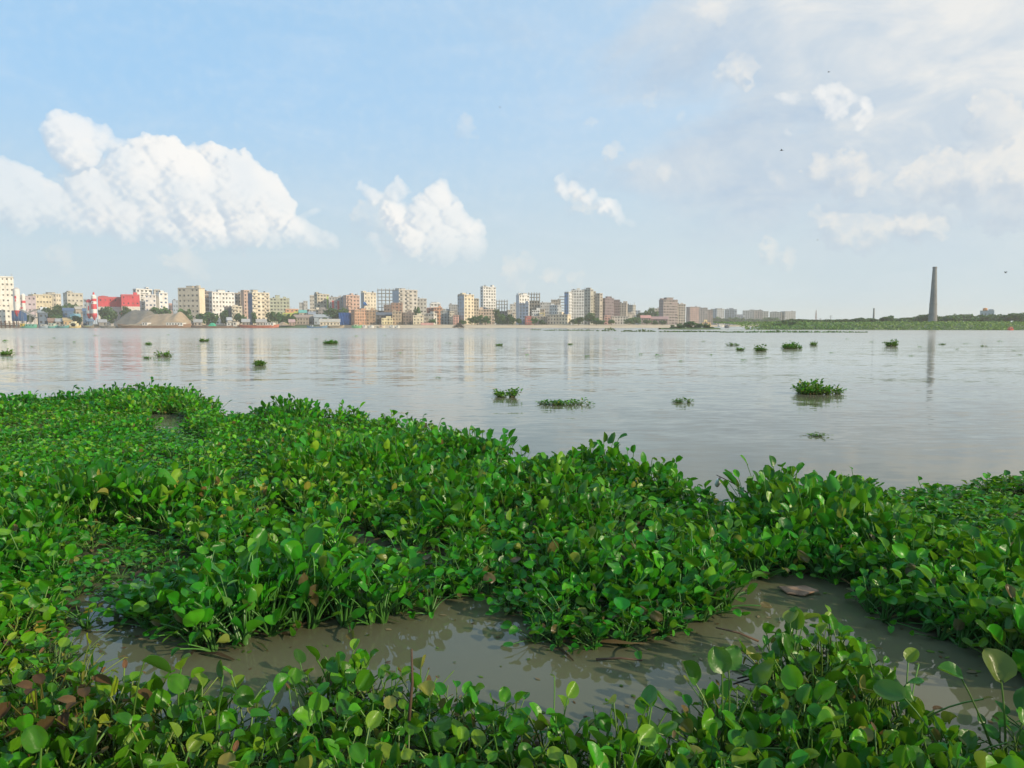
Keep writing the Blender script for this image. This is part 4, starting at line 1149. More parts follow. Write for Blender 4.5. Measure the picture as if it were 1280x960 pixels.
    # ---- middle towers
    B('tower with a flank coloured blue grey as shade and sunlit cream front', 572, 592.5, 368, 610, (.70, .61, .46), 9, 3, 'L', .6, ns=3, side_col=BLUEGREY, theta=40, ww=.34, box=((.0, .35, 1.2),))  # shade of the left face is put into its blue grey
    B('narrow cream annex on the right of the blue flanked tower', 592, 598.5, 373, 625, BEIGE, 8, 2)
    B('tallest white high rise with pale vertical strips', 601, 619.5, 358.5, 720, (.72, .71, .69), 13, 5, 'L', .86, ns=1, box=((.05, .4, 1.8),), ww=.5, band=True, trim=(.75, .74, .72))
    H('cream arcade building at the foot of the white high rise', 597, 618, 386.5, 630, (.64, .52, .42), 5, 6, band=True, ww=.5)
    skeleton('small concrete frame with bristling rods right of the white high rise', 620, 634.5, 376, 700, 7, 4, infill=4, infill_col=(.24, .18, .16))
    B('far pale block left of the white and blue stepped block', 637.5, 647, 380, 860, PALE, 8, 3)
    B('white stepped block with dark windows over a blue house', 646, 661, 368.5, 660, WHITE, 9, 4, 'L', .85, ns=0, box=((.45, .85, 3),), side_col=(.5, .53, .58))
    H('dark blue house in front of the white stepped block', 649, 661, 379, 620, (.2, .26, .37), 7, 3)
    skeleton('brown scaffolded frame beside the white stepped block', 660.5, 675, 367, 680, 9, 4, infill=7, infill_col=(.36, .3, .25))
    B('far grey row behind the brown scaffolded frame', 675, 689, 378, 900, GREY, 8, 5)
    B('far beige block left of the thin concrete frame', 689, 701, 374.5, 840, TAUPE, 9, 4)
    H('white house with square windows in front of the far beige block', 687, 702, 381, 680, WHITE, 6, 5, ww=.34)
    H('small red house with white doorways at the embankment', 656.5, 664.5, 395, 590, (.45, .13, .12), 3, 3, trim=(.7, .66, .6))
    H('white and red shop row above the embankment', 665, 675, 387.5, 625, WHITE, 5, 4)
    H('pale yellow house between shop row and wide cream building', 674, 681, 391, 612, YELLOW, 4, 2)
    H('olive grey house behind the small red house', 664, 686, 395, 603, (.4, .37, .31), 3, 6)
    building('school', 'school', 'wide low cream building with three window rows on the embankment', 685.5, 712.5, 393, 592, (.72, .62, .47), 3, 7, 'R', .93, ns=1, ww=.4)
    skeleton('thin concrete frame tower beside the blue flanked white tower', 699.5, 706.5, 370.5, 690, 10, 1, infill=0)
    # ---- right towers
    B('white tower with a bright blue flank', 705.5, 715, 364.5, 650, (.70, .70, .70), 11, 2, 'L', .45, ns=2, side_col=(.16, .28, .5), theta=45)
    B('speckled white tower with staggered dark windows', 714, 730.5, 362.5, 655, (.75, .74, .72), 12, 5, None, ww=.5, box=((.05, .35, 1.8),))
    B('grey beige tower with the highest roof room of the right cluster', 727.5, 741, 361.5, 690, (.47, .45, .39), 12, 3, 'R', .8, ns=1, box=((.35, .8, 2.6),))
    B('slim cream tower right of the grey beige tower', 739.5, 745, 364, 700, (.62, .56, .44), 11, 2, tank=False)
    B('brownish tower at the right end of the tall cluster', 744, 752.5, 366.5, 690, (.45, .40, .34), 11, 2, 'R', .7, ns=1)
    B('dark purple brown block with white roof rooms', 753, 766.5, 372.5, 700, (.24, .18, .2), 9, 4, 'L', .8, ns=1, trim=(.5, .42, .42), box=((.35, .75, 2.8),), band=True)
    B('dark block with red brown strips beside the purple brown block', 766, 775.5, 374.5, 715, (.28, .19, .19), 9, 3, trim=(.48, .42, .4), band=True)
    B('beige block stepping down beyond the dark strips', 774.5, 784.5, 378.5, 740, (.52, .45, .38), 9, 3)
    B('long grey block at the end of the stepping row', 782.5, 794.5, 381, 770, (.40, .39, .36), 8, 4, 'R', .7, ns=2)
    H('low white houses at the foot of the stepping row', 765, 786, 395, 620, PALE, 3, 6)
    H('small dull pink house at the foot of the purple brown block', 756, 763.5, 394, 612, PINK, 4, 2)
    B('hazy blue block low in the gap left of the wooded rise', 794, 801, 388, 1000, BLUEGREY, 7, 2, tank=False)
    H('long shed with a salmon pink roof under the wooded rise', 802, 814, 397.5, 640, (.45, .36, .32), 2, 4, roof='gable', roof_col=(.62, .3, .25))
    H('low brown shed row left of the brown grey tower', 814, 836, 399, 640, (.34, .24, .22), 2, 7, roof='gable', roof_col=(.4, .24, .22))
    B('hazy beige block left of the brown grey tower', 816.5, 825, 385.5, 900, BEIGE, 7, 3)
    B('isolated brown grey tower with pale floor bands and roof room', 824, 847, 374.5, 680, (.30, .24, .235), 9, 5, 'L', .76, ns=0, box=((.3, .75, 3.5),), band=True, trim=(.55, .5, .48), ww=.6)
    B('cream block with dark windows touching the isolated brown tower', 846, 857.5, 380, 690, (.62, .55, .47), 8, 4, None, ww=.5)
    # ---- the far right end, fading
    B('hazy brown block nearest the cream block at the fading end', 858, 873.5, 383.5, 900, (.40, .28, .26), 9, 5, 'L', .7, ns=2)
    B('hazy grey brown block second in the fading row', 873, 885, 384.5, 960, (.42, .36, .34), 9, 4)
    B('low hazy brown block third in the fading row', 884, 891.5, 387, 980, (.40, .32, .3), 8, 3)
    B('hazy blue grey block with a roof step in the fading row', 890.5, 905.5, 386, 1020, (.38, .4, .43), 9, 4, 'L', .6, ns=2, box=((.3, .7, 1.2),))
    B('hazy slate tower with pale columns in the fading row', 906.5, 921.5, 386.5, 1060, (.33, .37, .42), 9, 5, None, box=((.35, .7, 2),), ww=.6)
    B('hazy grey block with a stepped roof further right', 929, 943, 388, 1120, (.44, .44, .44), 9, 5, box=((.6, 1., 1.5),))
    B('hazy tan block joined to the stepped grey block', 941.5, 953, 387.5, 1120, (.45, .39, .36), 9, 4)
    B('hazy pale block at the right of the tan block', 952, 961, 389, 1140, PALE, 8, 3)
    B('hazy beige block left of the last grey block', 963, 977.5, 390, 1180, (.52, .48, .42), 8, 5, box=((.3, .6, 1.2),))
    B('last grey block of the skyline before the green right bank', 976.5, 994.5, 389, 1180, (.38, .39, .41), 9, 6, 'L', .7, ns=2)
    B('low dim hazy block between the slate tower and stepped grey block', 920, 930, 393, 1150, (.44, .44, .46), 6, 3, tank=False)
    # ---- building with the orange tank behind the right bank
    xm, rz, w, dp, zb, h = frame_of(1230, 1245, 388.5, 620, None, 1, 2.0)
    o = empty('warehouse', (xm, 620 + dp / 2, zb), rz); tag(o, 'pale grey warehouse with an orange roof tank behind the right bank', 'warehouse')
    mb = MB(); mb.box((0, 0, h / 2), (w, dp, h)); mb.build('wall', surf((.45, .47, .5), .8, .2, .3, name='plaster'), o)
    mb = MB(); mb.box((0, 0, h + .1), (w + .4, dp + .4, .2)); mb.build('roof', M_ROOFSL, o)
    mb = MB(); mb.box((w * .28, 0, h + .8), (w * .35, 6, 1.2)); mb.build('roof_room', surf((.5, .52, .54), .8, .2, .3, name='plaster'), o)
    mb = MB(); mb.tube([(-w * .15, 0, h + .2), (-w * .15, 0, h + 2.1), (-w * .15, 0, h + 2.5)], [1.7, 1.7, .6], 14); mb.build('roof_tank', surf((.66, .27, .07), .6, .2, .5, False, name='orange_tank'), o)
    grid_windows(o, 2, 4, w, h, -dp / 2, 0, 0, h / 2, .3, 1.2, M_PANE, M_ROOFSL)
    # blue tarpaulin hung on the cream slab
    p = at(457, 379, 646)
    mb = MB(); n = 8
    for j in range(5):
        for i in range(n + 1):
            mb.v.append((-1.9 + 3.8 * i / n * (1 - .12 * j), .25 * math.sin(i * 1.3 + j) - .25 * j * (1 if j < 3 else .7), -2.0 + j * .8 - .35 * abs(i - 4) / 4 * j / 4))
    for j in range(4):
        for i in range(n): mb.f.append((j * (n + 1) + i, j * (n + 1) + i + 1, (j + 1) * (n + 1) + i + 1, (j + 1) * (n + 1) + i)); mb.m.append(0)
    q = mb.build('tarpaulin', surf((.05, .22, .6), .5, .3, .6, False, name='blue_tarpaulin'), None, p, smooth=True)
    sd = q.modifiers.new('thickness', 'SOLIDIFY'); sd.thickness = 0.04
    tag(q, 'bright blue tarpaulin hung on the shaded corner of the cream slab', 'tarpaulin')
def fill_gaps():
    cols = [BEIGE, TAUPE, PALE, ROSE, GREY, (.42, .33, .26), CREAM, (.36, .33, .31)]
    for (x0, x1, yt) in [(360, 367, 389), (367, 374, 391), (383, 388, 386), (409, 414, 389), (528, 534, 388), (545, 552, 391), (549, 556, 386), (556, 563, 391), (567, 573, 387), (597, 603, 389), (618, 624, 386),
                         (633, 640, 388), (640, 647, 391), (659, 667, 388), (674, 681, 386), (681, 688, 389), (709, 716, 391), (751, 757, 388), (103, 112, 384), (206, 214, 389), (258, 266, 389), (785, 793, 391), (498, 506, 390), (470, 480, 389)]:
        building('tenement', 'tenement', 'low dim tenement filling a gap between the taller skyline blocks', x0, x1, yt + random.uniform(-.8, .8), random.uniform(720, 800), random.choice(cols), 5, 3, tank=False)['group'] = 'tenements filling the skyline gaps'
build_city()
fill_gaps()

# ------------------------------------------------------------------ silos, plant and heaps in the works yard
M_WHITE = surf((.72, .70, .68), .6, .2, .5, name='white_paint'); M_RED = surf((.62, .05, .07), .6, .2, .5, name='red_paint'); M_BLUE = surf((.04, .11, .28), .55, .3, .5, name='blue_paint')
def silo(label, x0, x1, ytop, ybot, d, bands, cone, top, marks=(), spire=0):
    xm = ((x0 + x1) / 2 - 640) / FPX * d; r = (x1 - x0) / 2 / FPX * d
    zt, zb = at(x0, ytop, d).z, at(x0, ybot, d).z
    Hh = zt - zb
    o = empty('silo', (xm, d, 2.3)); tag(o, label, 'silo')
    L = zb - 2.3
    mb = MB(); mb.tube([(0, 0, L), (0, 0, L + Hh)], r, 20); mb.build('tank', M_WHITE, o, smooth=False)
    mb = MB(); mb.tube([(0, 0, L + Hh), (0, 0, L + Hh + r * .45), (0, 0, L + Hh + r * .6)], [r * 1.01, r * .5, r * .3], 20); mb.build('top_cone', top, o)
    mb = MB(); mb.tube([(0, 0, max(.5, L - r * 2)), (0, 0, L)], [r * .25, r * 1.01], 20); mb.build('hopper', cone, o)
    for (g0, g1) in bands:
        mb = MB(); mb.tube([(0, 0, L + Hh * g0), (0, 0, L + Hh * g1)], r * 1.015, 20, cap=False); mb.build('red_band', M_RED, o)
    for k in range(4):
        a = math.pi / 4 + k * math.pi / 2
        mb = MB(); mb.tube([(math.cos(a) * r * .9, math.sin(a) * r * .9, 0), (math.cos(a) * r * .9, math.sin(a) * r * .9, L + .3)], .16, 6); mb.build('leg', M_STEEL, o)
    for (g0, g1, a0, a1) in marks:                      # red emblem on the side facing the river
        mb = MB(); n = 5
        vs = [(math.sin(a0 + (a1 - a0) * i / n) * r * 1.02, -math.cos(a0 + (a1 - a0) * i / n) * r * 1.02, L + Hh * g) for g in (g0, g1) for i in range(n + 1)]
        mb.add(vs, [(i, i + 1, n + 2 + i, n + 1 + i) for i in range(n)]); mb.build('emblem', M_RED, o)
    if spire:
        mb = MB(); s_ = spire / FPX * d; mb.tube([(0, 0, L + Hh + r * .5), (0, 0, L + Hh + s_)], [r * .4, r * .3], 8); mb.build('vent_pipe', M_RED, o)
    mb = MB()
    for e in (-.25, .25): mb.box((e, -r - .25, L + Hh * .5), (.06, .06, Hh))
    for k in range(int(Hh / .8)): mb.box((0, -r - .25, L + .4 + k * .8), (.44, .05, .05))
    mb.build('ladder', M_STEEL, o)

def heap(label, x0, x1, ytop, d, m, tops, name='sand_heap'):
    """a tipped heap with a wandering ridge"""
    xc = ((x0 + x1) / 2 - 640) / FPX * d; w = (x1 - x0) / FPX * d; hmax = at(x0, ytop, d).z - 1.8
    n, k = 44, 22; mb = MB()
    for i in range(n + 1):
        for j in range(k + 1):
            u, v = i / n, j / k * 2 - 1
            rid = np.interp(u, [t[0] for t in tops], [t[1] for t in tops])
            z = max(0, rid * (1 - abs(v) ** 1.5) - .03 + .018 * math.sin(i * .5 + j * .3) + random.uniform(-.012, .012))
            mb.v.append(((u - .5) * w, v * hmax * 1.7, z * hmax + .02))
    for i in range(n):
        for j in range(k):
            a = i * (k + 1) + j; mb.f.append((a, a + k + 1, a + k + 2, a + 1)); mb.m.append(0)
    o = mb.build(name, m, None, (xc, d + hmax * .8, 1.7), smooth=True); tag(o, label, 'heap')

def build_yard():
    silo('tallest white silo with a red emblem near the left edge', 20.5, 28, 361.5, 388, 560, (), M_RED, surf((.5, .46, .45), .7, .2, .5, name='grey_paint'), ((.55, .68, -.1, .5), (.42, .52, .0, .4)))
    silo('shorter white silo with a red band beside the emblem silo', 29.8, 34.8, 368.5, 390, 564, ((.52, .66),), M_WHITE, M_WHITE, ((.2, .26, -.3, .3),))
    silo('stout white silo with red cap and red hopper by the crimson factory', 110.7, 117, 376, 392, 558, ((.86, 1.0),), M_RED, M_RED, ((.25, .6, .1, .5),))
    silo('slim silo ringed with red and white bands and a red spire', 117, 123.2, 370, 394, 556, ((.0, .1), (.32, .58), (.72, .86)), M_RED, M_WHITE, ((.62, .68, -.2, .3),), 4.5)
    # concrete plant box and conveyors
    d = 562; p0, p1 = at(17, 388, d), at(31, 399, d)
    w, h = p1.x - p0.x, p0.z - 2.2
    o = empty('mixing_plant', ((p0.x + p1.x) / 2, d, 2.2)); tag(o, 'blue mixing plant with a red hopper below the emblem silo', 'mixing plant')
    mb = MB(); mb.box((0, 0, h * .62), (w, 5, h * .72)); mb.build('body', M_BLUE, o)
    mb = MB(); mb.add([(-2.6, -2, h + 2.2), (2.6, -2, h + 2.2), (2.6, 2, h + 2.2), (-2.6, 2, h + 2.2), (-1, -1, h), (1, -1, h), (1, 1, h), (-1, 1, h)], [(0, 1, 2, 3), (0, 4, 5, 1), (1, 5, 6, 2), (2, 6, 7, 3), (3, 7, 4, 0), (7, 6, 5, 4)]); mb.build('hopper', M_RED, o)
    for sx in (-1, 1):
        for sy in (-1, 1):
            mb = MB(); mb.box((sx * (w / 2 - .3), sy * 2.1, h * .13), (.4, .4, h * .258)); mb.build('leg', M_STEEL, o)
    def conveyor(label, a, b, d):
        A, Bp = at(*a, d), at(*b, d + 2)
        o = empty('conveyor', (A.x, d, 2.2)); tag(o, label, 'conveyor')
        q = Bp - A; b0 = Vector((0, 0, A.z - 2.2)); n = int(q.length / 1.5)
        mb = MB()
        for off in ((0, -.6, .5), (0, .6, .5), (0, -.6, -.3), (0, .6, -.3)): mb.tube([b0 + Vector(off), b0 + q + Vector(off)], .12, 4)
        for i in range(n):
            t0, t1 = b0 + q * (i / n), b0 + q * ((i + 1) / n)
            for y in (-.6, .6): mb.tube([t0 + Vector((0, y, -.3)), t1 + Vector((0, y, .5))], .07, 4)
        mb.build('truss', surf((.6, .6, .58), .6, .2, .6, False, name='pale_paint'), o)
        mb = MB(); mb.tube([b0 + Vector((0, 0, .1)), b0 + q + Vector((0, 0, .1))], .5, 4); mb.build('belt', M_TANK, o)
        for f in (.15, .6):
            P = b0 + q * f; mb = MB()
            for y in (-.8, .8): mb.tube([(P.x, y * 1.4, -.2), (P.x, P.y + y * .7, P.z - .3)], .13, 5)
            mb.build('trestle', M_STEEL, o)
    conveyor('pale conveyor slanting down to the right from the blue mixing plant', (24.5, 386.5), (46.5, 397.5), 552)
    conveyor('second pale conveyor slanting up to the right behind the first', (35.5, 390.5), (50, 386), 580)
    def shed(label, x0, x1, yt, d, col, roofc, zb=1.9):
        H(label, x0, x1, yt, d, col, 1 if yt > 396 else 2, max(2, int((x1 - x0) / 4)), roof='gable', roof_col=roofc, zb=zb)
    shed('deep blue tin shed left of the pale turquoise shed', 75.5, 87, 388.5, 575, (.09, .15, .26), (.09, .14, .25))
    shed('deep blue shed right of the yard trees near the striped silos', 100.5, 108, 389, 575, (.09, .15, .26), (.10, .16, .27))
    shed('pale turquoise shed in front of the deep blue sheds', 84.5, 95, 396, 566, (.2, .38, .40), (.24, .42, .44))
    shed('blue sheeted shed behind the first conveyor', 44, 54, 391, 585, (.13, .18, .26), (.3, .34, .37))
    shed('white roofed shed at the top of the second conveyor', 47.5, 53.5, 387.5, 592, (.5, .5, .5), (.75, .75, .74))
    shed('tan roofed shed in the trees above the turquoise shed', 91, 100, 386.5, 610, (.4, .35, .3), (.5, .44, .36))
    for lab, x0, x1, yt, c, rc in [('low rusty shack behind the moored boats at left', 56, 64, 401.5, (.3, .2, .15), (.35, .22, .16)), ('low grey shack behind the moored boats near the turquoise shed', 66, 75, 402, (.35, .34, .33), (.4, .4, .4)),
                                   ('low ochre shack behind the yellow boat', 75, 85, 401, (.5, .36, .2), (.55, .4, .2)), ('low blue tarped shack below the striped silos', 104, 111, 402, (.13, .22, .33), (.16, .26, .38)),
                                   ('long low grey shack right of the striped silos', 119, 128, 403, (.3, .29, .28), (.42, .42, .43)), ('small tin hut on the flat between heap and barges', 240, 249, 403, (.4, .36, .32), (.42, .4, .37)),
                                   ('small hut with a white wall near the green barge', 281, 286, 400.5, (.5, .48, .45), (.5, .5, .5)), ('low tin shack right of the trees on the shore', 300, 309, 402.5, (.3, .27, .23), (.48, .46, .43)),
                                   ('low tin shack above the red barge', 318, 330, 402.8, (.42, .38, .34), (.46, .42, .38)), ('dusty pink roofed shack near the turf strip', 359, 366, 403, (.5, .36, .32), (.55, .36, .32))]:
        shed(lab, x0, x1, yt, 562, c, rc, 1.5)
    M_GRIT = earth_mat('grey_grit', (.17, .155, .135), (.12, .115, .105), .25)
    M_HEAP = earth_mat('heap_sand', (.36, .275, .19), (.28, .21, .145), .25)
    heap('tall grey grit heap left of the brown sand heap', 138, 188, 386.5, 556, M_GRIT, [(0, .03), (.2, .5), (.38, .93), (.5, 1.0), (.9, .97), (.96, .6), (1, .3)])
    heap('broad brown sand heap behind the long barge', 174, 234, 388.5, 552, M_HEAP, [(0, .3), (.1, .75), (.3, .84), (.66, .85), (.74, .94), (.78, 1.0), (.82, .9), (.9, .5), (1, .03)])
    heap('small sand heap behind the red barge cabin', 344, 362, 402, 556, M_HEAP, [(0, .05), (.4, .9), (.6, 1.0), (1, .05)])
build_yard()

# ------------------------------------------------------------------ boats
def boat(label, x0, x1, d, hull, ytop, cabins=(), sheer=1.2, free=1.1, beam=3.2, mast=0, kind='boat', load=None, deck=(.3, .24, .18)):
    L = (x1 - x0) / FPX * d; xm = ((x0 + x1) / 2 - 640) / FPX * d
    o = empty(kind, (xm, d, 0)); tag(o, label, 'boat')
    n = 14; mb = MB()
    secs = []
    for i in range(n + 1):
        u = i / n * 2 - 1
        b = beam / 2 * (1 - abs(u) ** 3.2) + .12
        s_ = free + sheer * abs(u) ** 2.6 * (1.0 if u > 0 else .75)
        bot = -.35 + (free + .1) * max(0, abs(u) - .72) / .28 * .8
        secs.append([(u * L / 2, -b, s_), (u * L / 2 * (1 - .03), -b * .8, bot * .4 + .1), (u * L / 2 * .95, 0, bot), (u * L / 2 * (1 - .03), b * .8, bot * .4 + .1), (u * L / 2, b, s_)])
    mb.v = [p for s_ in secs for p in s_]
    for i in range(n):
        for j in range(4): mb.f.append((i * 5 + j, (i + 1) * 5 + j, (i + 1) * 5 + j + 1, i * 5 + j + 1)); mb.m.append(0)
    for e in (0, n): mb.f.append(tuple(e * 5 + j for j in range(5))); mb.m.append(0)
    hm = surf(hull, .6, .35, .5, name='boat_paint')
    mb.build('hull', hm, o)
    mb = MB()
    mb.v = [(s_[k][0], s_[k][1] * .96, s_[0][2] - .22) for s_ in secs for k in (0, 4)]
    for i in range(n): mb.f.append((2 * i, 2 * i + 2, 2 * i + 3, 2 * i + 1)); mb.m.append(0)
    mb.build('deck', surf(deck, .9, .4, .6, name='deck_planks'), o)
    for (f0, f1, h, c, rc) in cabins:
        cx = (-.5 + (f0 + f1) / 2) * L; cw = (f1 - f0) * L
        mb = MB(); mb.box((cx, 0, free - .2 + h / 2), (cw, beam * .7, h)); q = mb.build('cabin', surf(c, .6, .25, .6, name='boat_paint'), o)
        mb = MB(); mb.box((cx, 0, free - .2 + h + .06), (cw + .5, beam * .78, .12)); mb.build('cabin_roof', surf(rc, .6, .25, .6, name='boat_paint'), q)
        k = max(1, min(7, int(cw / 1.8)))
        for i in range(k):
            mb = MB(); mb.box((cx - cw / 2 + (i + .5) * cw / k, -beam * .35 - .02, free - .2 + h * .58), (min(.9, cw / k * .55), .06, h * .36)); mb.build('cabin_window', M_PANE, q)
    if load:
        c, f0, f1, h = load; mb = MB(); cx = (-.5 + (f0 + f1) / 2) * L; cw = (f1 - f0) * L; q = 10
        for i in range(q + 1):
            for j in range(7):
                u, v = i / q * 2 - 1, j / 6 * 2 - 1
                mb.v.append((cx + u * cw / 2, v * beam * .42, free - .15 + max(0, h * (1 - abs(v) ** 2) * (1 - abs(u) ** 4) + random.uniform(-.1, .1))))
        for i in range(q):
            for j in range(6): mb.f.append((i * 7 + j, (i + 1) * 7 + j, (i + 1) * 7 + j + 1, i * 7 + j + 1)); mb.m.append(0)
        mb.build('cargo', surf(c, .9, .4, .8, False, name='cargo'), o)
    if mast:
        mb = MB(); mb.tube([(L * .1, 0, free - .2), (L * .1, 0, free + mast)], [.1, .05], 6); mb.build('mast', M_STEEL, o)

def build_boats():
    tl, wh, yl = (.10, .42, .30), (.72, .7, .66), (.6, .45, .08)
    boat('green boat with a yellow cabin end by the jetty', 27, 48, 530, tl, 0, ((.05, .25, 2.2, yl, wh), (.35, .9, 1.6, (.16, .46, .36), (.2, .5, .42))), mast=4)
    boat('grey blue boat left of the teal boats', 50, 62, 530, (.28, .36, .42), 0, ((.3, .8, 1.7, (.5, .5, .48), (.4, .42, .42)),), mast=3)
    boat('teal boat with an arched cargo cover', 61, 74, 531, (.14, .44, .40), 0, ((.2, .7, 2.2, (.55, .6, .5), (.3, .55, .5)),))
    boat('dark teal boat touching the yellow boat', 73, 88, 529, (.08, .28, .28), 0, ((.3, .75, 1.5, (.4, .42, .38), (.25, .3, .28)),))
    boat('yellow and cream boat with a stacked cabin', 87, 103, 530, (.66, .52, .24), 0, ((.15, .75, 2.4, (.75, .68, .45), (.7, .6, .3)), (.3, .6, 3.6, (.75, .7, .5), (.72, .66, .45))))
    boat('small dark boat right of the yellow and cream boat', 104, 119, 531, (.2, .17, .13), 0, (), load=((.3, .32, .16), .2, .8, .8))
    boat('low grey barge left of the long sand barge', 126, 152, 532, (.25, .24, .22), 0, ((.5, .62, 2., (.4, .38, .36), (.42, .4, .4)),), beam=5, free=1.2, sheer=.8)
    boat('long sand barge with a white cabin at its right end', 148, 241, 529, (.33, .2, .13), 0, ((.68, .9, 2.3, wh, (.6, .6, .56)), (.36, .43, 2.4, (.7, .68, .66), (.5, .5, .5))), sheer=1.6, free=1.6, beam=8, kind='barge', load=((.36, .29, .2), .06, .62, 1.2), deck=(.32, .26, .18))
    boat('brown barge with a green tarp between sand barge and red barge', 238, 303, 531, (.30, .2, .15), 0, ((.74, .82, 2.6, wh, wh), (.86, .93, 3.2, (.6, .56, .5), (.4, .4, .4))), sheer=1.2, free=1.3, beam=7, kind='barge', load=((.05, .4, .24), .38, .5, 2.4), mast=6)
    boat('empty red barge with a white wheelhouse at its right end', 300, 350, 529, (.5, .17, .11), 0, ((.68, .88, 2.2, wh, (.55, .55, .55)),), sheer=.9, free=1.7, beam=8, kind='barge', deck=(.4, .18, .12))
    boat('slim blue boat by the grassy shore', 384, 410, 534, (.14, .26, .4), 0, ((.2, .3, 1.4, (.4, .45, .5), (.3, .36, .4)),), free=.9, beam=3)
    boat('slim brown boat right of the slim blue boat', 410, 431, 537, (.42, .34, .24), 0, (), free=.9)
    boat('green painted boat below the orange brick block', 440, 453, 536, (.16, .45, .2), 0, ((.25, .6, 1.4, (.4, .55, .35), (.5, .6, .5)),), free=1.1)
    for x0, x1, lab in [(453, 459, 'small white boat next to the green painted boat'), (460, 468, 'white boat moored second from the green boat'), (487, 494, 'left of the two white boats near the cream shore house'), (494, 500, 'right of the two white boats near the cream shore house')]:
        boat(lab, x0, x1, 536, (.7, .7, .66), 0, ((.2, .8, 1.3, (.72, .7, .66), (.55, .6, .55)),), free=.8, beam=2.4, sheer=.6)
    boat('small cream boat before the unplastered tan block', 471, 482, 537, (.62, .55, .42), 0, ((.3, .7, 1.2, (.6, .45, .4), (.6, .5, .42)),), free=.8, beam=2.6)
    boat('small red boat at the right bank near the picture edge', 1258, 1265, 309, (.66, .10, .08), 0, ((.3, .7, .9, (.66, .2, .15), (.6, .15, .1)),), free=.5, beam=1.4, sheer=.3)
    boat('small dark boat in the inlet beyond the shrub island', 905, 911, 520, (.12, .14, .17), 0, ((.2, .7, 1.3, (.2, .22, .25), (.2, .22, .25)),), free=.9, beam=2)
    boat('yellow ferry with a stepped cabin at the end of the sandy shore', 876, 888, 800, (.6, .4, .14), 0, ((.1, .9, 3.2, (.72, .5, .2), (.7, .3, .2)), (.25, .55, 6, (.75, .6, .3), (.6, .4, .3))), free=1.6, beam=5, sheer=1.)
    boat('white boat beside the yellow ferry', 896, 904, 800, (.75, .74, .72), 0, ((.2, .8, 2.2, wh, wh),), free=1.2, beam=4)
    # jetty of timber piles at the left edge
    d = 522; o = empty('jetty', (at(2, 410, d).x, d, 0)); tag(o, 'rust brown timber jetty on piles at the left picture edge', 'jetty')
    m = surf((.16, .09, .065), .9, .4, .8, name='tarred_timber')
    for i in range(7):
        mb = MB()
        for y in (0, 5): mb.tube([(-9 + i * 2.9, y, -1), (-9 + i * 2.9 + random.uniform(-.2, .2), y, 4.4 + random.uniform(-.6, .8))], .22, 6)
        mb.build('pile', m, o)
    mb = MB(); mb.box((-.3, 2.5, 3.2), (19, 6, .35)); mb.box((-.3, -.3, 1.6), (18.6, .25, .3)); mb.build('deck', m, o)
    # brush pile on the beach
    d = 540; o = empty('brush_pile', (at(573.5, 410, d).x, d, .1)); mb = MB()
    for k in range(90):
        a = random.uniform(0, 6.28); r = random.uniform(3, 5.2); p = Vector((math.cos(a) * r, math.sin(a) * r * .6, random.uniform(0, .6))); q = Vector((random.uniform(-1.2, 1.2), random.uniform(-.8, .8), random.uniform(1.6, 3.3)))
        mb.tube([p, p.lerp(q, .5) + Vector((0, 0, random.uniform(-.3, .5))), q + (q - p) * .15], [.11, .1, .06], 4)
    mb.build('branches', surf((.11, .085, .065), .95, .4, .8, False, name='dead_branches'), o); tag(o, 'dark cone of piled branches on the sandy shore', 'brush pile')
    # pink wall
    A, Bq = at(526, 405, 582), at(542, 405, 582)
    mb = MB(); mb.box((0, 0, .9), (Bq.x - A.x, .35, 1.8)); o = mb.build('boundary_wall', surf((.6, .34, .32), .85, .3, .4, name='pink_plaster'), None, ((A.x + Bq.x) / 2, 582, 1.9)); tag(o, 'low pink boundary wall on the embankment by the cream square house', 'wall')
build_boats()

# ------------------------------------------------------------------ trees and shrubs
def crown_mesh(seed, n=420, lobes=9, low=False):
    rg = np.random.default_rng(seed)
    C = [np.array((rg.uniform(-.3, .3), rg.uniform(-.25, .25), rg.uniform(.28, .8) if not low else rg.uniform(.1, .7))) for _ in range(lobes)]
    Rr = [rg.uniform(.16, .27) for _ in C]
    V, F, T = [], [], []
    for i in range(n):
        k = rg.integers(lobes); d = rg.normal(0, 1, 3); d /= np.linalg.norm(d)
        p = C[k] + d * Rr[k] * rg.uniform(.7, 1.06)
        p[2] = max(p[2], 0.03 if low else .14)
        a = rg.normal(0, 1, 3); a /= np.linalg.norm(a); b = np.cross(a, d + rg.normal(0, .5, 3)); b /= np.linalg.norm(b) + 1e-9
        s_ = rg.uniform(.04, .085)
        j = len(V)
        V += [p - a * s_ - b * s_ * .6, p + a * s_ * .8 - b * s_, p + a * s_ + b * s_ * .7, p - a * s_ * .7 + b * s_]
        F.append((j, j + 1, j + 2, j + 3))
        t = (0.75 + .5 * ((k * 37) % 10) / 10) * rg.uniform(.75, 1.25)
        T += [np.array((.050, .108, .028)) * t] * 4
    return np_mesh('crown', np.array(V), np.array(F), M_TREE, col=np.array(T), smooth=False)
CROWNS = [crown_mesh(s) for s in range(6)]
BUSHES = [crown_mesh(20 + s, 320, 8, True) for s in range(5)]
def trunk_mesh(seed):
    rg = random.Random(seed); mb = MB()
    mb.tube([(0, 0, -.05), (.01, 0, .2), (rg.uniform(-.04, .04), 0, .45)], [.035, .026, .018], 6)
    for k in range(4):
        a = rg.uniform(0, 6.28); mb.tube([(0, 0, .25 + .04 * k), (math.cos(a) * .13, math.sin(a) * .13, .45), (math.cos(a) * .24, math.sin(a) * .24, .62)], [.015, .011, .006], 5)
    me = bpy.data.meshes.new('trunk'); me.from_pydata(mb.v, [], mb.f); me.materials.append(M_BARK); me.update(); return me
TRUNKS = [trunk_mesh(s) for s in range(3)]
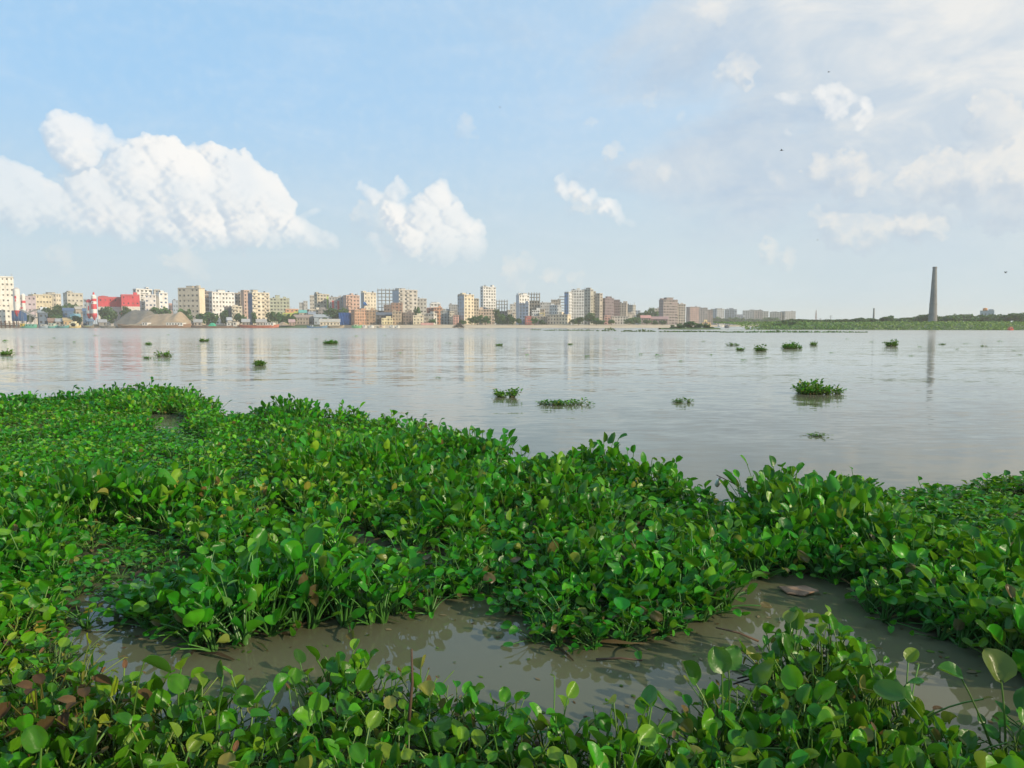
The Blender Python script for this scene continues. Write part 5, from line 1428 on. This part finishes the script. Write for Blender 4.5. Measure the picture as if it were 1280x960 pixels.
def tree(label, x, wpx, ytop, d, zb=2.3, bush=False, group=None, name=None):
    zt = at(x, ytop, d).z; w = wpx / FPX * d * 1.25; h = max(1.2, zt - zb) * 1.1
    o = empty(name or ('shrub' if bush else 'tree'), ((x - 640) / FPX * d, d, zb), random.uniform(0, 6.28))
    o.scale = (w, w, h)
    tag(o, label, 'shrub' if bush else 'tree', group)
    link('crown', random.choice(BUSHES if bush else CROWNS), o); link('trunk' if not bush else 'stem', random.choice(TRUNKS), o)

def build_trees():
    T = [(58, 11, 388, 600, 'small dark tree left of the big rounded yard tree'), (67, 22, 381.5, 595, 'big rounded green tree right of the silo yard'), (77, 12, 385, 604, 'tree between the big yard tree and the grey beige block'), (90, 17, 381, 640, 'broad dark tree below the grey beige block'),
         (103, 13, 384, 640, 'dark tree left of the red striped silos'), (98, 10, 395, 568, 'light green low tree right of the turquoise shed'), (72, 12, 393, 572, 'low tree in front of the deep blue shed'), (40, 9, 393, 590, 'low tree under the pale conveyors'),
         (133, 17, 386.5, 620, 'dark tree between the striped silos and grit heap'), (144, 10, 388, 625, 'dark tree behind the top of the grit heap'), (160, 12, 384.5, 640, 'tree before the white base of the crimson factory'), (198, 20, 386, 640, 'wide low tree behind the sand heap below the white row'), (209, 12, 387, 640, 'low tree right of the wide low tree behind the sand heap'),
         (228, 12, 388, 600, 'dark tree at the left foot of the big beige block'), (236, 13, 386.5, 595, 'bright green tree at the right end of the sand heap'), (252, 17, 392, 585, 'dark rounded tree right of the sand heap'), (266, 15, 390.5, 590, 'dark rounded tree below the wide white block'),
         (281, 10, 387.5, 595, 'upright bluish tree left of the narrow cream house'), (301, 12, 393, 590, 'tree below the grey brown block'), (319, 7, 392, 596, 'small tree at the foot of the navy sided block'), (342, 12, 392, 590, 'bright tree right of the navy sided block'),
         (351, 11, 390.5, 592, 'tree left of the lime yellow house'), (358, 10, 393, 582, 'dark tree before the lime yellow house'), (366, 8, 394, 582, 'small dark tree right of the lime yellow house'), (419, 24, 387, 600, 'broad tree behind the blue wrapped structure'), (411, 10, 390, 604, 'dark tree left of the blue wrapped structure'),
         (523, 8, 387, 640, 'tree rising behind the square cream house'), (540, 9, 399, 584, 'small tree before the grey plastered house'), (579, 8, 400, 584, 'small tree at the foot of the blue flanked tower'), (590, 9, 398, 586, 'small tree right of the blue flanked tower base'), (597, 15, 394, 590, 'light green tree below the cream arcade building'), (607, 11, 396.5, 584, 'tree in the middle of the central tree group'),
         (622, 9, 388.5, 620, 'dark tree right of the cream arcade building'), (628, 11, 394, 590, 'rounded tree below the small concrete frame'), (635, 10, 393, 592, 'tree right of the rounded tree below the frame'), (641, 10, 396, 584, 'bright tree left of the dark blue house'), (649, 9, 398, 584, 'tree at the foot of the dark blue house'),
         (668, 8, 398.5, 584, 'small tree right of the small red house'), (677, 8, 400.5, 584, 'small dark tree before the pale yellow house'), (716, 9, 399, 583, 'low tree right of the wide cream building'), (723, 12, 396.5, 586, 'bright tree at the foot of the speckled white tower'), (736, 14, 393, 592, 'tallest tree at the foot of the right towers'),
         (745, 10, 398, 588, 'tree at the foot of the brownish tower'), (751, 8, 401, 584, 'low tree left of the dull pink house'), (764, 9, 400, 584, 'low tree right of the dull pink house'), (786, 11, 399.5, 586, 'low tree at the end of the low white houses'), (792, 10, 396.5, 620, 'tree below the long grey block'),
         (802, 13, 390.5, 700, 'tree at the left of the wooded rise'), (812, 14, 386.5, 760, 'highest tree of the wooded rise'), (820, 11, 389, 760, 'tree at the right of the wooded rise'), (797, 9, 397, 630, 'dark tree left of the salmon roofed shed'), (808, 9, 400, 600, 'tree before the salmon roofed shed'), (828, 9, 401, 600, 'low tree at the foot of the isolated brown tower'), (818, 8, 401, 600, 'low tree between the salmon roofed shed and brown tower')]
    for x, w, yt, d, lab in T: tree(lab, x, w, yt, d)
    for k, x in enumerate(range(862, 972, 8)):
        tree('dim distant tree along the foot of the fading block row', x + random.uniform(-2, 2), random.uniform(10, 15), random.uniform(396.5, 399.5), 990, 2.5, group='distant trees before the fading blocks')
    # right bank treeline
    k = 0
    for i in range(46):
        x = 962 + i * 7.4
        yt = float(np.interp(x, [955, 985, 1010, 1050, 1080, 1110, 1140, 1155, 1175, 1200, 1225, 1250, 1275, 1310], [402, 400, 399.3, 400, 398, 397.3, 396.6, 393.8, 395, 394, 393, 394, 391, 391.5])) + random.uniform(-.7, .9)
        if i % 11 == 5: yt -= 1.2
        tree('dim green tree in the continuous treeline along the right bank', x, random.uniform(14, 22), yt, random.uniform(440, 520), 3.2, bush=random.random() < .55, group='treeline along the right bank', name='tree')
    tree('rounded tree standing just left of the chimney', 1154, 11, 393.5, 452, 2.4)
    tree('bare topped small tree left of the chimney on the right bank', 1110, 9, 394.5, 460, 2.4)
    # islet
    land_mesh('islet', [(73, 372), (80, 366), (90, 364), (97, 367), (102, 372)], [(-1.5, -.3), (0, .05), (1.5, .5), (5, .7), (9, .05), (10, -.3)], [M_TURF], 1.0, None, .1)
    for x, w, yt, lab in [(841, 10, 406, 'low shrub at the left tip of the islet'), (850, 16, 403, 'broad dark shrub left on the islet'), (861, 17, 401.3, 'tallest shrub in the middle of the islet'), (871, 14, 403.5, 'rounded shrub right of the tallest islet shrub'), (881, 12, 405, 'shrub near the right end of the islet'), (889, 9, 408, 'lowest shrub at the right tip of the islet')]:
        tree(lab, x, w, yt, 372, .3, bush=True)
    # bushes at the left head of the right bank
    for x, w, yt, lab in [(958, 12, 404.5, 'low bush at the very left tip of the right bank'), (967, 14, 402.5, 'bush second from the left tip of the right bank'), (979, 16, 401.2, 'dark bush above the left head of the right bank'), (993, 16, 400.2, 'tallest bush on the left head of the right bank')]:
        tree(lab, x, w, yt, 356, 1.0, bush=True)
    # undergrowth of the right bank
    n = 15000; V, F, C = [], [], []
    X = RNG.uniform(106, 620, n); D = np.interp(X, [112, 150, 200, 300, 420, 600], [345, 332, 318, 312, 318, 330]) + 60 * RNG.random(n) ** 1.6
    base = np.interp(D - np.interp(X, [112, 150, 200, 300, 420, 600], [345, 332, 318, 312, 318, 330]), [0, 5, 14, 30, 70], [.05, .9, 2.1, 2.9, 3.5])
    hh = RNG.uniform(.15, .75, n) * (0.6 + vnoise(X, D, .08, 31)) ; ww = RNG.uniform(.5, 1.3, n)
    zone = vnoise(X, D, .03, 33)
    for i in range(n):
        a = RNG.uniform(0, 6.28); c, s_ = math.cos(a) * ww[i] / 2, math.sin(a) * ww[i] / 2; j = len(V)
        lx, ly = RNG.normal(0, .25, 2)
        V += [(X[i] - c, D[i] - s_, base[i] - .05), (X[i] + c, D[i] + s_, base[i] - .05), (X[i] + c * .6 + lx, D[i] + s_ * .6 + ly, base[i] + hh[i]), (X[i] - c * .7 + lx, D[i] - s_ * .7 + ly, base[i] + hh[i] * .9)]
        F.append((j, j + 1, j + 2, j + 3))
        col = np.array((.088, .18, .042)) * RNG.uniform(.82, 1.18) * (0.75 + .5 * zone[i]); col[0] *= 1 + .25 * (zone[i] > .6)
        C += [col] * 4
    tag(link('undergrowth', np_mesh('undergrowth', np.array(V), np.array(F), M_TREE, col=np.array(C), smooth=False)), 'rough green grass and weeds covering the right bank', 'undergrowth', kind='stuff')
    # long floating green strips before the far shore
    def strip(label, x0, x1, y, hpx, bumps=()):
        A, Bq = ground(x0, y), ground(x1, y); L = (Bq - A).length; n = int(L * 14)
        o = empty('floating_strip', A.lerp(Bq, .5)); tag(o, label, 'water plants', 'long green strips afloat before the far shore')
        V, F, C = [], [], []
        for i in range(n):
            u = RNG.random(); px = x0 + u * (x1 - x0)
            b = hpx * (0.5 + .6 * abs(math.sin(px * .21)) * abs(math.sin(px * .073 + 1)))
            for (bx, bw, bh) in bumps: b = max(b, bh * max(0, 1 - ((px - bx) / bw) ** 2) ** .6)
            h = b / FPX * A.y; edge = min(1, 8 * u, 8 * (1 - u))
            p = np.array(((u - .5) * L, RNG.normal(0, 1.3) * edge, h * RNG.random() * edge)); s_ = RNG.uniform(.15, .4)
            a = RNG.normal(0, 1, 3); a /= np.linalg.norm(a); q = np.cross(a, RNG.normal(0, 1, 3)); q /= np.linalg.norm(q)
            j = len(V); V += [p - a * s_, p - q * s_ * .8, p + a * s_, p + q * s_ * .8]; F.append((j, j + 1, j + 2, j + 3)); C += [np.array((.045, .11, .025)) * RNG.uniform(.7, 1.3)] * 4
        link('foliage', np_mesh('foliage', np.array(V), np.array(F), M_TREE, col=np.array(C), smooth=False), o)
    strip('thin floating strip left of the long strips below the wide cream building', 663, 677, 412.6, .8)
    strip('long thin floating strip below the right tower cluster', 679, 742, 413.2, 1.0)
    strip('floating strip with a domed bush in its middle', 745, 770, 413.8, 1.2, ((763, 8, 4.2),))
    strip('floating strip with a small hump left of the islet', 776, 821, 414.6, 1.4, ((803, 6, 3.2),))
    strip('floating strip crossing in front of the islet', 823, 905, 415, 1.3)
    strip('longest floating strip reaching right towards the chimney', 900, 1085, 415.6, 1.5, ((975, 20, 2.2),))
build_trees()

# ------------------------------------------------------------------ chimneys, masts, birds
def build_tall():
    d = 395; pb, pt = at(1165.5, 405.5, d), at(1167.6, 333.5, d)
    o = empty('brick_chimney', (pb.x, d, 1.9)); tag(o, 'tall tapering grey brick kiln chimney standing on the right bank', 'chimney')
    Hh = pt.z - 1.9; r0, r1 = 10.8 / 2 / FPX * d, 4.6 / 2 / FPX * d
    m, t, out = mat('old_chimney_brick')
    p = t.n('ShaderNodeTexCoord').outputs['Object']; x, y, z = t.sep(p)
    n1 = t.noise(p, .35, 5, .65); st = t.noise(t.vec('MULTIPLY', p, (1, 1, .06)), 1.6, 3, .6); bn = t.noise(t.comb(0., 0., z), .35, 2, .5)
    c = t.mix(t.ss(n1, .35, .7), (.24, .24, .24), (.16, .163, .17)); c = t.mix(t.ss(st, .5, .75, 0, .5), c, (.11, .1, .1)); c = t.mix(t.ss(bn, .5, .6, 0, .35), c, (.25, .245, .23))
    bk = t.n('ShaderNodeTexBrick'); bk.inputs['Scale'].default_value = 2.0
    t.set(bk.inputs['Vector'], t.comb(t.math('MULTIPLY', t.math('ARCTAN2', y, x), 2.), z, 0.)); bk.inputs['Color1'].default_value = (1, 1, 1, 1); bk.inputs['Color2'].default_value = (.85, .82, .8, 1); bk.inputs['Mortar'].default_value = (.75, .75, .75, 1)
    c = t.mix(.6, c, bk.outputs[0], 'MULTIPLY')
    b = pbsdf(t, c, .95); t.t.links.new(b.outputs[0], out.inputs[0])
    mb = MB(); N = 14
    mb.tube([(0, 0, Hh * i / N) for i in range(N + 1)], [r0 + (r1 - r0) * (i / N) ** .9 for i in range(N + 1)], 24, cap=False)
    mb.tube([(0, 0, Hh), (0, 0, Hh + .01), (0, 0, Hh - 4)], [r1, r1 * .62, r1 * .62], 24, cap=False)
    mb.build('shaft', m, o, smooth=True)
    for f in (.36, .985):
        mb = MB(); r = r0 + (r1 - r0) * f ** .9; mb.tube([(0, 0, Hh * f - .35), (0, 0, Hh * f + .35)], r + .1, 24); mb.build('brick_ring', m, o)
    mb = MB(); mb.tube([(0, 0, -.3), (0, 0, 1.2), (0, 0, 1.35)], [r0 * 1.35, r0 * 1.25, r0 * 1.02], 16); mb.build('plinth', m, o)
    # low brick kiln left of it
    A, Bq = at(1094, 404.5, 400), at(1141, 404.5, 400)
    o = empty('brick_kiln', ((A.x + Bq.x) / 2, 404, 2.2)); tag(o, 'long low rusty brick kiln wall left of the chimney', 'kiln')
    w = Bq.x - A.x; mb = MB(); n = 12
    for i in range(n): mb.box((-w / 2 + (i + .5) * w / n, 0, .55 + .12 * math.sin(i * 2)), (w / n - .02, 4, 1.1 + .24 * math.sin(i * 2)))
    mb.build('kiln_wall', brick_mat((.32, .15, .1)), o)
    mb = MB(); mb.box((-w * .2, -2.4, .2), (w * .3, .8, .4)); mb.build('brick_stack', brick_mat((.42, .2, .12)), o)
    d = 560; p0, p1 = at(1092, 399, d), at(1092, 386, d)
    o = empty('chimney', (p0.x, d, 2.0)); tag(o, 'thin distant chimney far left of the tall brick chimney', 'chimney')
    mb = MB(); mb.tube([(0, 0, 0), (0, 0, p1.z - 2)], [.75, .55], 12); mb.build('shaft', m, o)
    mb = MB(); mb.tube([(0, 0, p1.z - 2), (0, 0, p1.z - 1.6)], .68, 12); mb.build('rim', m, o)
    def mast(label, x, ytop, d, lattice):
        zt = at(x, ytop, d).z - 2; o = empty('pylon' if lattice else 'utility_pole', ((x - 640) / FPX * d, d, 2.0)); tag(o, label, 'pylon' if lattice else 'pole')
        mb = MB()
        if lattice:
            w0, w1 = zt * .07, zt * .012; legs = [(1, 1), (1, -1), (-1, -1), (-1, 1)]; n = 9
            P = lambda k, f: Vector((legs[k % 4][0], legs[k % 4][1], 0)) * (w0 + (w1 - w0) * f) + Vector((0, 0, zt * f))
            for k in range(4):
                mb.tube([P(k, 0), P(k, 1)], .16, 4)
                for i in range(n): mb.tube([P(k, i / n), P(k + 1, (i + 1) / n)], .09, 4); mb.tube([P(k + 1, i / n), P(k, (i + 1) / n)], .09, 4)
            mb.build('lattice', surf((.36, .26, .26), .6, .3, .5, False, name='painted_steel'), o)
            mb = MB(); mb.tube([(0, 0, zt), (0, 0, zt * 1.1)], .1, 5); mb.build('antenna', M_STEEL, o)
        else:
            mb.tube([(0, 0, 0), (0, 0, zt)], [.3, .2], 6); mb.build('pole', M_STEEL, o)
            mb = MB()
            for z in (.8, .92): mb.box((0, -.25, zt * z), (3.2, .2, .2))
            mb.build('crossarm', M_STEEL, o)
    mast('faint lattice mast on the skyline above the right bank', 1018.5, 388, 900, True)
    mast('short utility pole with crossarms right of the lattice mast', 1037, 394, 700, False)
    mast('short utility pole near the middle of the right bank', 1024, 398, 700, False)
    # birds
    def bird(label, x, y, d, span, rz, flap):
        o = empty('bird', at(x, y, d), rz); tag(o, label, 'bird')
        m = surf((.05, .045, .045), .8, .2, 9, False, name='dark_feathers'); k = span / 2; mb = MB()
        sec = [(-.34, .01), (-.2, .05), (-.05, .075), (.1, .07), (.2, .045), (.27, .04), (.33, .012)]
        mb.tube([(0, a * span, 0) for a, r in sec], [r * span for a, r in sec], 8); mb.add([(0, -.3 * span, 0.0), (.09 * span, -.48 * span, 0), (0, -.46 * span, .012 * span), (-.09 * span, -.48 * span, 0)], [(0, 1, 2), (0, 2, 3)])
        for s_ in (-1, 1):
            z1, z2 = flap * k * .4, flap * k * .25
            vs = []
            for zz in (.012, -.012):
                vs += [(s_ * .05 * k, .2 * k, zz * k), (s_ * .5 * k, .26 * k, z1 + zz * k), (s_ * k, -.05 * k, z2 + zz * k), (s_ * .55 * k, -.14 * k, z1 + zz * k), (s_ * .05 * k, -.2 * k, zz * k)]
            mb.add(vs, [(0, 1, 2, 3, 4), (9, 8, 7, 6, 5), (0, 5, 6, 1), (1, 6, 7, 2), (2, 7, 8, 3), (3, 8, 9, 4)])
        mb.build('body', m, o)
    bird('dark soaring bird below the curled bright cloud', 977, 188, 110, .75, 1.3, .9)
    bird('small bird high above the curled bright cloud', 1036, 90, 110, .55, .8, .5)
    bird('tiny bird low between the islet and chimney sky', 1022, 300, 110, .4, 2.0, .6)
    bird('small upright bird low at right of the chimney', 1257, 341, 110, .65, .2, 1.6)
    bird('lone speck of a bird high in the middle of the sky', 625, 134, 110, .4, 1.2, .5)
build_tall()

# ------------------------------------------------------------------ the air
def build_haze(density):
    m, t, out = mat('haze')
    v = t.n('ShaderNodeVolumePrincipled')
    v.inputs['Color'].default_value = (1.0, 0.985, 0.93, 1); v.inputs['Density'].default_value = density
    v.inputs['Anisotropy'].default_value = 0.1
    t.t.links.new(v.outputs[0], out.inputs['Volume'])
    mb = MB(); mb.box((0, 1480, 27.0), (6100, 3100, 56)); o = mb.build('haze', m); tag(o, kind='stuff')
    tag(o, 'pale river haze over the water and city', 'haze')
HAZE = 0.00026
if HAZE: build_haze(HAZE)
